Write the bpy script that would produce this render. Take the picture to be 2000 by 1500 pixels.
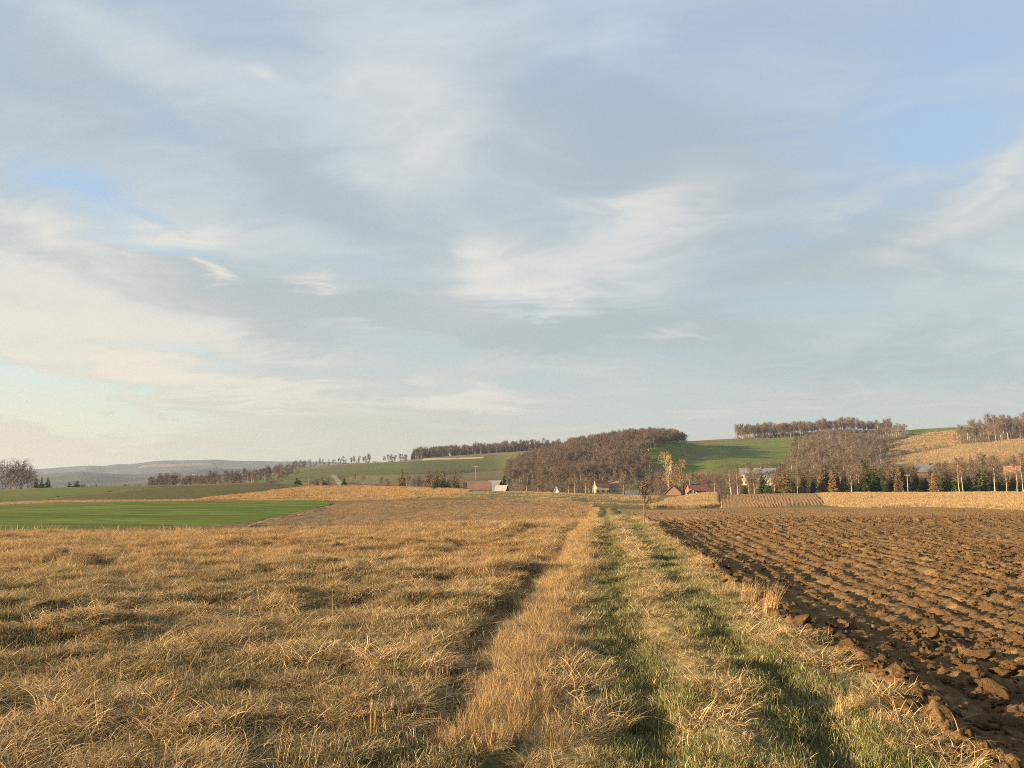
import bpy, math, random
import numpy as np
R = math.radians
rng = np.random.default_rng(7)
random.seed(7)
for o in list(bpy.data.objects):
    bpy.data.objects.remove(o)
scene = bpy.context.scene
COL = scene.collection

# ------------------------------------------------------------------ camera
EYE = 1.9                    # eye height over the track
FPX = 1502.0                 # focal length in pixels of a 2000 px wide frame
VH = 955.0                   # row of the true horizon
TH = math.atan((VH - 750) / FPX)
cam_d = bpy.data.cameras.new('camera')
cam_d.sensor_width = 36; cam_d.lens = FPX / 2000 * 36
cam_d.clip_start = 0.1; cam_d.clip_end = 40000
cam = bpy.data.objects.new('camera', cam_d); COL.objects.link(cam)
cam.location = (0, 0, EYE); cam.rotation_euler = (math.pi / 2 + TH, 0, 0)
scene.camera = cam

# ------------------------------------------------------------------ sun + sky
SUN_AZ = R(-103)             # seen from +Y, negative = to the left
SUN_EL = R(10.5)
sd = bpy.data.lights.new('sun', 'SUN'); sd.energy = 5.0; sd.angle = R(0.6); sd.color = (1.0, 0.74, 0.45)
sun = bpy.data.objects.new('sun', sd); COL.objects.link(sun)
sun.rotation_euler = (math.pi / 2 - SUN_EL, 0, -SUN_AZ + math.pi)
sun.location = (-60, -10, 40)

scene.render.engine = 'CYCLES'
scene.view_settings.view_transform = 'Standard'; scene.view_settings.look = 'None'
EXPO = 1.9
scene.view_settings.exposure = EXPO; scene.view_settings.gamma = 1.0
scene.view_settings.use_curve_mapping = False
cy = scene.cycles
cy.max_bounces = 4; cy.diffuse_bounces = 2; cy.glossy_bounces = 1; cy.transmission_bounces = 3
cy.transparent_max_bounces = 8; cy.volume_bounces = 0
cy.use_denoising = False; cy.filter_width = 1.0
cy.use_adaptive_sampling = True; cy.adaptive_threshold = 0.004
cy.caustics_reflective = False; cy.caustics_refractive = False

def srgb(r, g, b):
    f = lambda c: (c / 255 / 12.92) if c <= 10.3 else ((c / 255 + 0.055) / 1.055) ** 2.4
    return (f(r), f(g), f(b), 1)

world = bpy.data.worlds.new('World'); scene.world = world; world.use_nodes = True
WS = 0.1
world.cycles.sampling_method = 'MANUAL'; world.cycles.sample_map_resolution = 512
def px_dir(u, v):
    dx = (u - 1000) / FPX; dy = (750 - v) / FPX
    x = dx; y = math.cos(TH) - dy * math.sin(TH); z = math.sin(TH) + dy * math.cos(TH)
    n = math.sqrt(x * x + y * y + z * z)
    return math.degrees(math.atan2(x, y)), math.degrees(math.asin(z / n))

class NT:
    """small helper for building node trees"""
    def __init__(s, tree):
        s.t = tree; s.n = tree.nodes; s.l = tree.links
    def node(s, typ, **kw):
        n = s.n.new(typ)
        for k, v in kw.items(): setattr(n, k, v)
        return n
    def put(s, sock, val):
        if isinstance(val, bpy.types.NodeSocket): s.l.new(val, sock)
        elif val is not None: sock.default_value = val
    def math(s, op, a, b=None, c=None, clamp=False):
        n = s.node('ShaderNodeMath', operation=op, use_clamp=clamp)
        s.put(n.inputs[0], a); s.put(n.inputs[1], b); s.put(n.inputs[2], c)
        return n.outputs[0]
    def vmath(s, op, a, b=None):
        n = s.node('ShaderNodeVectorMath', operation=op)
        s.put(n.inputs[0], a); s.put(n.inputs[1], b)
        return n.outputs[1] if op in ('LENGTH', 'DOT_PRODUCT') else n.outputs[0]
    def mix(s, f, a, b, blend='MIX'):
        n = s.node('ShaderNodeMix', data_type='RGBA', blend_type=blend)
        s.put(n.inputs[0], f); s.put(n.inputs[6], a); s.put(n.inputs[7], b)
        return n.outputs[2]
    def noise(s, vec, scale, detail=4, rough=0.55, dist=0.0):
        n = s.node('ShaderNodeTexNoise'); s.put(n.inputs['Vector'], vec)
        n.inputs['Scale'].default_value = scale; n.inputs['Detail'].default_value = detail
        n.inputs['Roughness'].default_value = rough; n.inputs['Distortion'].default_value = dist
        return n.outputs[0]
    def noisec(s, vec, scale, detail=4, rough=0.55):
        n = s.node('ShaderNodeTexNoise'); s.put(n.inputs['Vector'], vec)
        n.inputs['Scale'].default_value = scale; n.inputs['Detail'].default_value = detail
        n.inputs['Roughness'].default_value = rough
        return n.outputs[1]
    def ramp(s, f, stops):
        n = s.node('ShaderNodeValToRGB'); s.put(n.inputs[0], f)
        el = n.color_ramp.elements
        while len(el) < len(stops): el.new(0.5)
        for e, (p, c) in zip(el, stops):
            e.position = p; e.color = c if len(c) == 4 else (*c, 1)
        return n.outputs[0]
    def maprange(s, v, a, b, c=0.0, d=1.0, smooth=False):
        n = s.node('ShaderNodeMapRange'); n.clamp = True
        if smooth: n.interpolation_type = 'SMOOTHSTEP'
        s.put(n.inputs[0], v)
        for i, q in enumerate((a, b, c, d)): n.inputs[i + 1].default_value = q
        return n.outputs[0]
    def sep(s, vec):
        n = s.node('ShaderNodeSeparateXYZ'); s.put(n.inputs[0], vec); return n.outputs
    def comb(s, x, y, z):
        n = s.node('ShaderNodeCombineXYZ')
        for i, q in enumerate((x, y, z)): s.put(n.inputs[i], q)
        return n.outputs[0]

def build_sky():
    w = NT(world.node_tree); w.n.clear()
    out = w.node('ShaderNodeOutputWorld'); bg = w.node('ShaderNodeBackground')
    bg.inputs['Strength'].default_value = WS
    w.l.new(bg.outputs[0], out.inputs[0])
    sky = w.node('ShaderNodeTexSky', sky_type='NISHITA')
    sky.sun_disc = False; sky.sun_elevation = SUN_EL; sky.sun_rotation = SUN_AZ
    sky.air_density = 1.0; sky.dust_density = 2.0; sky.ozone_density = 1.0; sky.altitude = 300
    d = w.node('ShaderNodeTexCoord').outputs['Generated']
    x, y, z = w.sep(d)
    deg = 180 / math.pi
    az = w.math('MULTIPLY', w.math('ARCTAN2', x, y), deg)
    el = w.math('MULTIPLY', w.math('ARCSINE', z), deg)
    # the cloud sheet: a flat layer seen in perspective
    zz = w.math('ADD', w.math('MAXIMUM', z, 0.0), 0.16)
    p = w.comb(w.math('DIVIDE', x, zz), w.math('DIVIDE', y, zz), 0.0)
    rot = w.node('ShaderNodeVectorRotate', rotation_type='Z_AXIS'); w.put(rot.inputs['Vector'], p); rot.inputs['Angle'].default_value = R(6)
    q = w.vmath('MULTIPLY', rot.outputs[0], (0.75, 1.0, 1.0))
    warp = w.vmath('SUBTRACT', w.noisec(q, 1.1, 3), (0.5, 0.5, 0.5))
    qw = w.vmath('ADD', q, w.vmath('MULTIPLY', warp, (0.9, 0.9, 0.0)))
    n_mid = w.noise(qw, 1.5, 6, 0.56)
    n_fine = w.noise(w.vmath('MULTIPLY', qw, (0.6, 1.0, 1.0)), 6.0, 6, 0.62)
    # angular coordinates, edges frayed by the same noise
    wa = w.vmath('SUBTRACT', w.noisec(qw, 2.2, 5, 0.62), (0.5, 0.5, 0.5))
    wx, wy, _ = w.sep(wa)
    ae = w.comb(w.math('MULTIPLY_ADD', wx, 15.0, az), w.math('MULTIPLY_ADD', wy, 8.0, el), 0.0)
    def blobs(lst):
        tot = None
        for (u, v, ru, rv, ang, amp) in lst:
            a0, e0 = px_dir(u, v); k = 0.0375
            mp = w.node('ShaderNodeMapping', vector_type='TEXTURE'); w.put(mp.inputs[0], ae)
            mp.inputs[1].default_value = (a0, e0, 0); mp.inputs[2].default_value = (0, 0, R(ang)); mp.inputs[3].default_value = (ru * k, rv * k, 1)
            g = w.math('POWER', 0.3679, w.vmath('DOT_PRODUCT', mp.outputs[0], mp.outputs[0]))
            tot = w.math('MULTIPLY', g, amp) if tot is None else w.math('MULTIPLY_ADD', g, amp, tot)
        return tot
    bright = blobs(SKY_BRIGHT); grey = blobs(SKY_GREY); blue = blobs(SKY_BLUE)
    er = w.math('DIVIDE', el, 50.0)
    veil = w.ramp(er, SKY_VEIL)
    clear = w.mix(0.72, sky.outputs[0], w.ramp(er, SKY_CLEAR))
    mid = w.math('SUBTRACT', n_mid, 0.5); fin = w.math('SUBTRACT', n_fine, 0.5)
    cover = w.math('MULTIPLY_ADD', mid, 1.3, w.math('MULTIPLY_ADD', fin, 0.7, 0.80))
    cover = w.math('SUBTRACT', w.math('MULTIPLY_ADD', grey, 0.5, cover), blue)
    cover = w.math('MULTIPLY_ADD', bright, 0.6, cover)
    cover = w.maprange(cover, 0.05, 0.95, 0.0, 0.97, True)
    shade = w.math('MULTIPLY_ADD', mid, 1.1, w.math('MULTIPLY_ADD', fin, 0.8, 0.42))
    shade = w.math('MULTIPLY_ADD', grey, -0.62, w.math('MULTIPLY_ADD', bright, 0.5, shade))
    dark = w.mix(1.0, veil, (0.77, 0.81, 0.83, 1), 'MULTIPLY')
    lite = w.mix(1.0, veil, (1.10, 1.085, 1.055, 1), 'MULTIPLY')
    cloud = w.mix(w.maprange(shade, 0.0, 0.9, 0.0, 1.0, True), dark, lite)
    c = w.mix(cover, clear, cloud)
    bm = w.math('MULTIPLY', bright, w.maprange(w.math('MULTIPLY_ADD', fin, 0.45, n_mid), 0.25, 0.72, 0.35, 1.0, True))
    c = w.mix(w.math('MINIMUM', bm, 0.95), c, SKY_WHITE)
    # evening glow low in the sky on the sun's side
    left = w.math('POWER', 0.3679, w.math('POWER', w.math('DIVIDE', w.math('ADD', az, 85.0), 62.0), 2.0))
    low = w.math('EXPONENT', w.math('DIVIDE', w.math('MAXIMUM', el, 0.0), -6.0))
    c = w.mix(w.math('MINIMUM', w.math('MULTIPLY', w.math('MULTIPLY', left, low), 1.7), 0.97), c, SKY_WARM)
    w.put(bg.inputs['Color'], c)

def sk(r, g, b):
    c = srgb(r, g, b); k = 1 / WS / 2 ** EXPO; return (c[0] * k, c[1] * k, c[2] * k, 1)
SKY_VEIL = [(0.0, sk(211, 206, 194)), (0.07, sk(209, 211, 204)), (0.15, sk(204, 213, 212)), (0.3, sk(201, 211, 216)), (0.5, sk(193, 207, 219)), (0.9, sk(189, 205, 223))]
SKY_CLEAR = [(0.0, sk(212, 207, 190)), (0.08, sk(198, 217, 210)), (0.16, sk(183, 212, 219)), (0.35, sk(160, 192, 222)), (0.6, sk(170, 191, 220)), (1.0, sk(174, 193, 222))]
SKY_WHITE = sk(238, 231, 219)
SKY_WARM = sk(246, 225, 172)
SKY_BRIGHT = [  # u, v, half width, half height, tilt, amount
    (945, 530, 85, 48, 10, 0.95), (1150, 500, 240, 55, 20, 0.5), (800, 200, 210, 140, -30, 0.6), (1270, 425, 110, 40, 25, 0.5),
    (380, 752, 130, 24, -8, 1.1), (235, 735, 60, 20, -18, 1.0), (550, 775, 130, 16, -4, 0.6), (900, 785, 130, 16, 4, 0.8), (60, 650, 220, 45, -14, 0.8), (30, 700, 120, 24, -20, 0.5),
    (380, 445, 110, 18, 10, 0.75), (390, 520, 24, 13, 0, 1.0), (590, 537, 60, 11, 0, 0.7), (100, 555, 260, 45, -14, 0.6), (130, 470, 190, 28, -20, 0.55),
    (1960, 310, 110, 20, 30, 0.5), (1870, 430, 230, 34, 14, 0.45), (300, 90, 260, 50, -15, 0.35), (520, 140, 40, 12, 0, 0.4),
    (1040, 565, 200, 20, 3, 0.4), (1310, 672, 60, 8, 0, 0.5), (480, 690, 300, 22, -6, 0.4), (1750, 370, 120, 14, 15, 0.25)]
SKY_GREY = [(1230, 310, 300, 120, -20, 0.9), (700, 597, 420, 40, -6, 1.15), (1150, 648, 260, 34, -4, 1.0), (300, 562, 240, 30, -12, 0.85),
    (1650, 500, 260, 60, 8, 0.6), (760, 420, 260, 60, -15, 0.6), (1750, 700, 400, 50, 0, 0.4), (150, 150, 260, 120, 0, 0.3), (620, 330, 200, 60, -10, 0.3)]
SKY_BLUE = [(190, 345, 140, 40, -14, 0.75), (290, 465, 140, 32, -10, 0.6), (60, 755, 170, 34, -12, 1.0), (150, 800, 240, 30, -5, 0.7), (330, 690, 130, 18, -8, 0.7),
    (1750, 280, 380, 130, 15, 0.28), (1850, 60, 260, 160, 0, 0.22), (1400, 60, 200, 90, 0, 0.15), (985, 600, 80, 14, 0, 0.7), (400, 250, 150, 60, -10, 0.3), (60, 615, 60, 14, 0, 0.5)]
build_sky()

# ------------------------------------------------------------------ small numeric tools
def hash2(ix, iy, seed):
    h = (ix.astype(np.int64) * 374761393 + iy.astype(np.int64) * 668265263 + seed * 1442695041) & 0xffffffff
    h = ((h ^ (h >> 13)) * 1274126177) & 0xffffffff
    return ((h ^ (h >> 16)) & 0xffffff) / float(0xffffff)
def vnoise(x, y, seed=0):
    x = np.asarray(x, float); y = np.asarray(y, float)
    ix = np.floor(x); iy = np.floor(y); fx = x - ix; fy = y - iy
    fx = fx * fx * (3 - 2 * fx); fy = fy * fy * (3 - 2 * fy)
    a = hash2(ix, iy, seed); b = hash2(ix + 1, iy, seed); c = hash2(ix, iy + 1, seed); d = hash2(ix + 1, iy + 1, seed)
    return (a + (b - a) * fx) * (1 - fy) + (c + (d - c) * fx) * fy - 0.5
def fbm(x, y, seed=0, oct=4, gain=0.5):
    r = 0; a = 1.0
    for k in range(oct):
        r = r + a * vnoise(x * 2 ** k + 17.3 * k, y * 2 ** k - 9.1 * k, seed + k); a *= gain
    return r
def cells(x, y, seed=0):
    """cellular noise: rounded lumps, 1 at a lump's centre, 0 at its rim"""
    ix = np.floor(x); iy = np.floor(y); best = np.full(np.shape(x), 9.0)
    for dx in (-1, 0, 1):
        for dy in (-1, 0, 1):
            cx = ix + dx; cy_ = iy + dy
            qx = cx + hash2(cx, cy_, seed); qy = cy_ + hash2(cx, cy_, seed + 91)
            size = 0.55 + 0.75 * hash2(cx, cy_, seed + 33)
            best = np.minimum(best, ((qx - x) ** 2 + (qy - y) ** 2) / size)
    return np.sqrt(np.clip(1 - best / 0.55, 0, 1))
def sstep(a, b, x):
    t = np.clip((x - a) / (b - a), 0, 1); return t * t * (3 - 2 * t)
def slope_v(v):
    dy = (750 - np.asarray(v, float)) / FPX
    return (math.sin(TH) + dy * math.cos(TH)) / (math.cos(TH) - dy * math.sin(TH))
def tan_u(u, v):
    dy = (750 - np.asarray(v, float)) / FPX
    return ((np.asarray(u, float) - 1000) / FPX) / (math.cos(TH) - dy * math.sin(TH))

# ------------------------------------------------------------------ the lie of the land
# profile lines across the view: (column, distance, row where that ground shows); a distance/height pair where it is hidden
LINES_V = [
  # (kind, [(u, Y, value)])  kind 'z' = height in metres, 'v' = picture row
  ('z', [(0, 0, 0.0)]),
  ('z', [(0, 22, 0.0)]),
  ('z', [(-800, 36, -0.35), (0, 36, -0.32), (250, 36, -0.26), (500, 37, -0.18), (700, 38, -0.10), (900, 40, -0.02), (1000, 40, 0.02), (1150, 42, 0.02), (1300, 40, 0.02), (2000, 40, 0.0)]),
  ('z', [(-800, 56, -1.3), (0, 56, -1.35), (500, 56, -1.7), (700, 56, -1.7), (900, 58, -1.3), (1120, 60, -0.55), (1180, 60, -0.35), (1260, 60, -0.2), (1400, 60, 0.0), (2000, 60, 0.05)]),
  ('v', [(-800, 150, 985), (0, 150, 983), (250, 150, 977), (500, 150, 977), (650, 140, 980), (800, 135, 976), (900, 135, 975), (1000, 130, 975), (1100, 120, 980), (1150, 115, 986), (1250, 115, 990), (1340, 120, 990), (1420, 120, 989), (1600, 120, 986), (1700, 120, 985), (2000, 120, 984), (2800, 120, 984)]),
  ('v', [(-800, 330, 962), (0, 330, 957), (60, 330, 954), (150, 330, 951), (330, 330, 947), (500, 330, 944), (600, 330, 948), (700, 330, 949), (800, 330, 952), (900, 320, 957), (1000, 310, 960), (1150, 300, 963), (1230, 270, 967), (1290, 250, 968), (1340, 215, 966), (1395, 205, 964), (1420, 230, 965.5), (1500, 255, 964.5), (1700, 260, 963.5), (2000, 260, 963), (2800, 260, 962)]),
  ('z', [(-800, 440, -5), (0, 440, -4), (500, 440, -2.5), (800, 440, -3), (1000, 430, -4), (1300, 430, -4), (1500, 400, -4), (2000, 400, -3), (2800, 400, -2)]),
  ('v', [(-800, 620, 962), (300, 620, 958), (450, 620, 952), (550, 620, 945), (650, 620, 939), (800, 620, 938), (900, 620, 940), (1000, 600, 945), (1060, 560, 945), (1150, 560, 941), (1250, 560, 942), (1330, 560, 938), (1400, 560, 928), (1480, 560, 930), (1600, 560, 928), (1700, 560, 926), (1800, 560, 922), (1900, 560, 915), (2000, 560, 909), (2800, 560, 900)]),
  ('v', [(-800, 900, 958), (300, 900, 955), (450, 900, 944), (520, 900, 934), (600, 900, 922), (700, 900, 914), (800, 900, 907), (900, 900, 908), (980, 880, 908), (1030, 820, 903), (1100, 800, 886), (1180, 800, 870), (1250, 800, 858), (1290, 800, 857), (1320, 810, 866), (1360, 830, 879), (1450, 860, 878), (1550, 860, 880), (1650, 860, 876), (1750, 860, 886), (1850, 860, 877), (1900, 860, 868), (2000, 860, 858), (2800, 860, 835)]),
  ('v', [(-800, 1250, 957), (300, 1250, 952), (450, 1250, 938), (550, 1250, 921), (620, 1250, 912), (700, 1250, 906), (780, 1250, 903), (830, 1250, 896), (900, 1250, 890), (1000, 1250, 885), (1090, 1250, 883), (1200, 1200, 880), (1350, 1150, 865), (1440, 1150, 859), (1550, 1150, 851), (1650, 1150, 844), (1740, 1150, 845), (1800, 1150, 840), (1870, 1150, 837), (1950, 1150, 838), (2800, 1150, 835)]),
  ('z', [(-800, 1800, -4), (300, 1800, 0), (600, 1800, 18), (900, 1800, 40), (1200, 1800, 50), (1800, 1800, 80), (2800, 1800, 90)]),
  ('v', [(-800, 2900, 930), (-100, 2900, 928), (60, 2900, 929), (150, 2900, 921), (230, 2900, 927), (330, 2900, 925), (400, 2900, 916), (520, 2900, 917), (620, 2900, 924), (900, 2900, 930), (2800, 2900, 930)]),
  ('z', [(-800, 3600, 20), (2800, 3600, 20)]),
  ('v', [(-800, 5200, 925), (-100, 5200, 921), (60, 5200, 917), (110, 5200, 914), (170, 5200, 909.5), (205, 5200, 911), (225, 5200, 906), (245, 5200, 909), (300, 5200, 901), (350, 5200, 898.5), (410, 5200, 897), (460, 5200, 900), (560, 5200, 901.5), (640, 5200, 903), (800, 5200, 908), (1100, 5200, 915), (2800, 5200, 920)]),
  ('z', [(-800, 7500, 60), (2800, 7500, 60)]),
  ('z', [(-800, 12000, 0), (2800, 12000, 0)]),
]
_ug = np.linspace(-1400, 3400, 1601)
_k = np.exp(-0.5 * (np.arange(-24, 25) * 3.0 / 9.0) ** 2); _k /= _k.sum()
_Yt, _Zt = [], []
for kind, pts in LINES_V:
    pu, pY, pv = zip(*pts)
    Yl = np.interp(_ug, pu, pY); val = np.interp(_ug, pu, pv)
    zl = val if kind == 'z' else EYE + Yl * slope_v(val)
    _Yt.append(np.convolve(np.pad(Yl, 24, 'edge'), _k, 'valid')); _Zt.append(np.convolve(np.pad(zl, 24, 'edge'), _k, 'valid'))
_Yt = np.array(_Yt); _Zt = np.array(_Zt)

def _land(x, y):
    y = np.maximum(np.asarray(y, float), 0.5); x = np.asarray(x, float)
    u = np.clip(1000 + x / y * FPX * 1.0093, -1400, 3400)
    f = (u + 1400) / 3.0; i = np.clip(f.astype(int), 0, 1599); w = f - i
    Yk = _Yt[:, i] * (1 - w) + _Yt[:, i + 1] * w
    Zk = _Zt[:, i] * (1 - w) + _Zt[:, i + 1] * w
    h = np.diff(Yk, axis=0); dl = np.diff(Zk, axis=0) / h
    d = np.zeros_like(Yk)
    a = dl[:-1]; b = dl[1:]
    same = (a * b) > 0
    den = np.where(same, a + b, 1.0)
    d[1:-1] = np.where(same, 2 * a * b / den, 0.0)
    j = np.clip((y[None] >= Yk).sum(0) - 1, 0, len(Yk) - 2)
    ar = np.arange(len(y))
    hh = h[j, ar]; s = np.clip((y - Yk[j, ar]) / hh, 0, 1)
    z0 = Zk[j, ar]; z1 = Zk[j + 1, ar]; d0 = d[j, ar] * hh; d1 = d[j + 1, ar] * hh
    s2 = s * s; s3 = s2 * s
    z = (2 * s3 - 3 * s2 + 1) * z0 + (s3 - 2 * s2 + s) * d0 + (-2 * s3 + 3 * s2) * z1 + (s3 - s2) * d1
    return z + 0.35 * fbm(x / 38, y / 38, 5, 3) * sstep(42, 90, y) + 2.0 * fbm(x / 130, y / 130, 8, 3) * sstep(450, 1400, y) + 9 * fbm(x / 420, y / 420, 9, 4) * sstep(1800, 4000, y)
def land(x, y):
    x, y = np.broadcast_arrays(np.asarray(x, float), np.asarray(y, float)); sh = x.shape
    x = x.ravel(); y = y.ravel(); out = np.empty(len(x))
    for k in range(0, len(x), 60000):
        out[k:k + 60000] = _land(x[k:k + 60000], y[k:k + 60000])
    return out.reshape(sh)
def land1(x, y): return float(land(np.array([x]), np.array([y]))[0])
def hit(u, v, y0=46.0, y1=1700.0):
    """where the sight line through (u, v) meets the ground between two distances"""
    Y = np.geomspace(y0, y1, 700)
    t = float(tan_u(u, v)); s = float(slope_v(v))
    g = land(t * Y, Y) - (EYE + s * Y)
    k = np.argmax(g >= 0) if (g >= 0).any() else int(np.argmax(g / Y))
    return t * Y[k], Y[k]

def rut(y): return 1.68 + (y - 12.1) * 0.1165             # centre line of the left wheel rut
def side(x, y): return x - rut(y) - 0.10 * np.sin(y * 0.35) - 0.05 * np.sin(y * 0.9 + 1)   # metres right of that rut
EDGE = 2.35                                                 # where the ploughing starts
DITCH = -1.72
def edge_wob(x, y): return 0.16 * fbm(y / 1.6, x * 0 + 3.3, 61, 3) * 2
def near_ground(x, y, detail=True):
    z = land(x, y); a = side(x, y); ew = edge_wob(x, y)
    fade = 1 - sstep(60, 110, y)
    me = 1 - sstep(-2.1, -1.7, a)                            # meadow
    pl = sstep(EDGE + ew - 0.12, EDGE + ew + 0.12, a)        # ploughed
    tr = (1 - me) * (1 - pl)
    hum = 0.09 * fbm(x / 1.9 + y / 3.0, y / 1.5, 11, 3) + (0.09 + 0.22 * sstep(-0.1, 0.4, fbm(x / 2.6, y / 2.2, 16, 2))) * fbm(x / 0.48 + y / 1.5, y / 0.42, 14, 3)
    z = z + me * hum * (0.75 + 0.5 * sstep(4, 14, y))
    # ditch, bank with tall grass, wheel ruts
    dw = sstep(5.6, 7.5, y)
    z = z - 0.095 * dw * (0.6 + 1.2 * np.clip(vnoise(y / 2.1, y * 0 + 7.7, 15) + 0.4, 0, 1)) * np.exp(-((a - DITCH) / 0.20) ** 2) + 0.02 * np.exp(-((a + 1.22) / 0.42) ** 2)
    z = z + 0.05 * dw * np.exp(-((a - DITCH + 0.55) / 0.35) ** 2)
    z = z + tr * (0.13 * fbm(x / 0.55, y / 0.6, 21, 3) - 0.085 * np.exp(-(a / 0.24) ** 2) - 0.075 * np.exp(-((a - 1.36) / 0.24) ** 2) + 0.05 * np.exp(-((a - 0.68) / 0.28) ** 2))
    if detail:
        b = a - EDGE - ew
        wob = a + 0.16 * fbm(y / 1.3, x / 1.3, 31, 3)
        fur = np.sin(wob * 2 * math.pi / 0.55) * (0.85 + 0.7 * vnoise(y / 1.8, np.floor(wob / 0.55), 35))
        bil = lambda sc, sd_: 1 - 2.6 * np.abs(fbm(x / sc, y / sc, sd_, 2))
        lum = 0.30 * cells(x / 0.21 + 0.6 * vnoise(x / .07, y / .07, 3), y / 0.19 + 0.6 * vnoise(x / .07, y / .07, 4), 41) + 0.30 * cells(x / 0.10 + 0.5 * vnoise(x / .04, y / .04, 5), y / 0.095, 43) + 0.20 * bil(0.16, 45) + 0.14 * bil(0.07, 46)
        patch = sstep(-0.25, 0.35, fbm(x / 1.9, y / 1.9, 47, 3) + 0.25 * sstep(2.0, 6.0, b) - 0.12)
        rough = (0.05 + 0.085 * patch * sstep(0.2, 2.4, b)) * lum + 0.036 * fur + 0.07 * fbm(x / 0.5, y / 0.5, 48, 4) + 0.065 * fbm(x / 0.12, y / 0.11, 50, 3, 0.6)
        rough = rough + 0.11 * np.exp(-((b - 0.16) / 0.2) ** 2) * (cells(x / 0.34, y / 0.34, 49) + 0.6 * fbm(x / .12, y / .12, 51, 3))
        drop = -0.06 - 0.20 * sstep(0.05, 2.2, b) + 0.16 * sstep(2.2, 9, b)
        far = 1 - 0.72 * sstep(47, 56, y - 0.10 * x) + 0.9 * np.exp(-((y - 45.5 - 0.03 * x) / 2.2) ** 2)
        z = z + pl * (rough * far + drop * (1 - sstep(40, 60, y))) * fade
    return z

# ------------------------------------------------------------------ object tools
def mesh_np(name, V, quads=None, tris=None, smooth=False):
    me = bpy.data.meshes.new(name)
    V = np.asarray(V, np.float32)
    q = np.zeros((0, 4), np.int32) if quads is None else np.asarray(quads, np.int32).reshape(-1, 4)
    t = np.zeros((0, 3), np.int32) if tris is None else np.asarray(tris, np.int32).reshape(-1, 3)
    me.vertices.add(len(V)); me.vertices.foreach_set('co', V.ravel())
    me.loops.add(q.size + t.size); me.polygons.add(len(q) + len(t))
    me.loops.foreach_set('vertex_index', np.concatenate([q.ravel(), t.ravel()]))
    ls = np.concatenate([np.arange(len(q)) * 4, len(q) * 4 + np.arange(len(t)) * 3]).astype(np.int32)
    me.polygons.foreach_set('loop_start', ls)
    me.update(calc_edges=True)
    if smooth: me.polygons.foreach_set('use_smooth', np.ones(len(me.polygons), bool))
    return me
def vcol(me, name, C):
    at = me.color_attributes.new(name, 'FLOAT_COLOR', 'POINT')
    C = np.asarray(C, np.float32)
    if C.shape[1] == 3: C = np.hstack([C, np.ones((len(C), 1), np.float32)])
    at.data.foreach_set('color', C.ravel())
def obj(name, me, mat=None, parent=None, label=None, cat=None, group=None, kind=None, loc=None):
    o = bpy.data.objects.new(name, me); COL.objects.link(o)
    if mat is not None and me is not None and len(me.materials) == 0: me.materials.append(mat)
    if parent is not None: o.parent = parent
    if loc is not None: o.location = loc
    return tag(o, label, cat, group, kind)
def tag(o, label=None, cat=None, group=None, kind=None):
    if label: o['label'] = label
    if cat: o['category'] = cat
    if group: o['group'] = group
    if kind: o['kind'] = kind
    return o

# ------------------------------------------------------------------ materials
def new_mat(name):
    m = bpy.data.materials.new(name); m.use_nodes = True
    w = NT(m.node_tree); w.n.clear()
    w.out = w.node('ShaderNodeOutputMaterial')
    return m, w
def principled(w, col, rough=0.9, bump=None, spec=0.2):
    b = w.node('ShaderNodeBsdfPrincipled'); w.put(b.inputs['Base Color'], col)
    b.inputs['Roughness'].default_value = rough; b.inputs['Specular IOR Level'].default_value = spec
    if bump is not None:
        n = w.node('ShaderNodeBump'); w.put(n.inputs['Height'], bump[0]); n.inputs['Distance'].default_value = bump[1]; n.inputs['Strength'].default_value = 1.0
        w.l.new(n.outputs[0], b.inputs['Normal'])
    w.l.new(b.outputs[0], w.out.inputs[0])
    return b
def field_mat(name, c1, c2, c3, s1=0.08, s2=1.2, bump=0.1, lines=None, stretch=(1, 1)):
    """ground with large patches (c1, c2), small flecks (c3) and optional sown rows"""
    m, w = new_mat(name)
    p = w.node('ShaderNodeTexCoord').outputs['Object']
    p = w.vmath('MULTIPLY', p, (stretch[0], stretch[1], 1))
    big = w.noise(p, s1, 5, 0.6); fine = w.noise(p, s2, 5, 0.65)
    c = w.mix(w.maprange(big, 0.36, 0.64), c1, c2)
    c = w.mix(w.maprange(fine, 0.42, 0.72), c, c3)
    hgt = w.math('ADD', w.math('MULTIPLY', fine, 1.0), w.math('MULTIPLY', big, 0.6))
    if lines:
        ang, pitch, amt = lines
        r = w.node('ShaderNodeVectorRotate', rotation_type='Z_AXIS'); w.put(r.inputs['Vector'], p); r.inputs['Angle'].default_value = R(ang)
        x, y, z = w.sep(r.outputs[0])
        xw = w.math('ADD', x, w.math('MULTIPLY', w.noise(p, 0.15, 2), pitch * 0.8))
        s = w.math('SINE', w.math('MULTIPLY', xw, 2 * math.pi / pitch))
        sm = w.math('MULTIPLY', w.maprange(s, -0.2, 1.0), w.maprange(w.noise(p, 0.09, 3), 0.35, 0.6))
        c = w.mix(w.math('MULTIPLY', sm, amt), c, c3)
        tr_ = w.maprange(w.math('SINE', w.math('MULTIPLY', w.math('ADD', x, w.math('MULTIPLY', w.noise(p, 0.05, 2), 2.0)), 2 * math.pi / (pitch * 3.7))), 0.93, 0.985)
        c = w.mix(w.math('MULTIPLY', tr_, 0.75), c, (0.09, 0.075, 0.03, 1))
        hgt = w.math('ADD', hgt, w.math('MULTIPLY', s, 0.5))
    principled(w, c, 0.95, (hgt, bump), 0.05)
    return m
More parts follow.
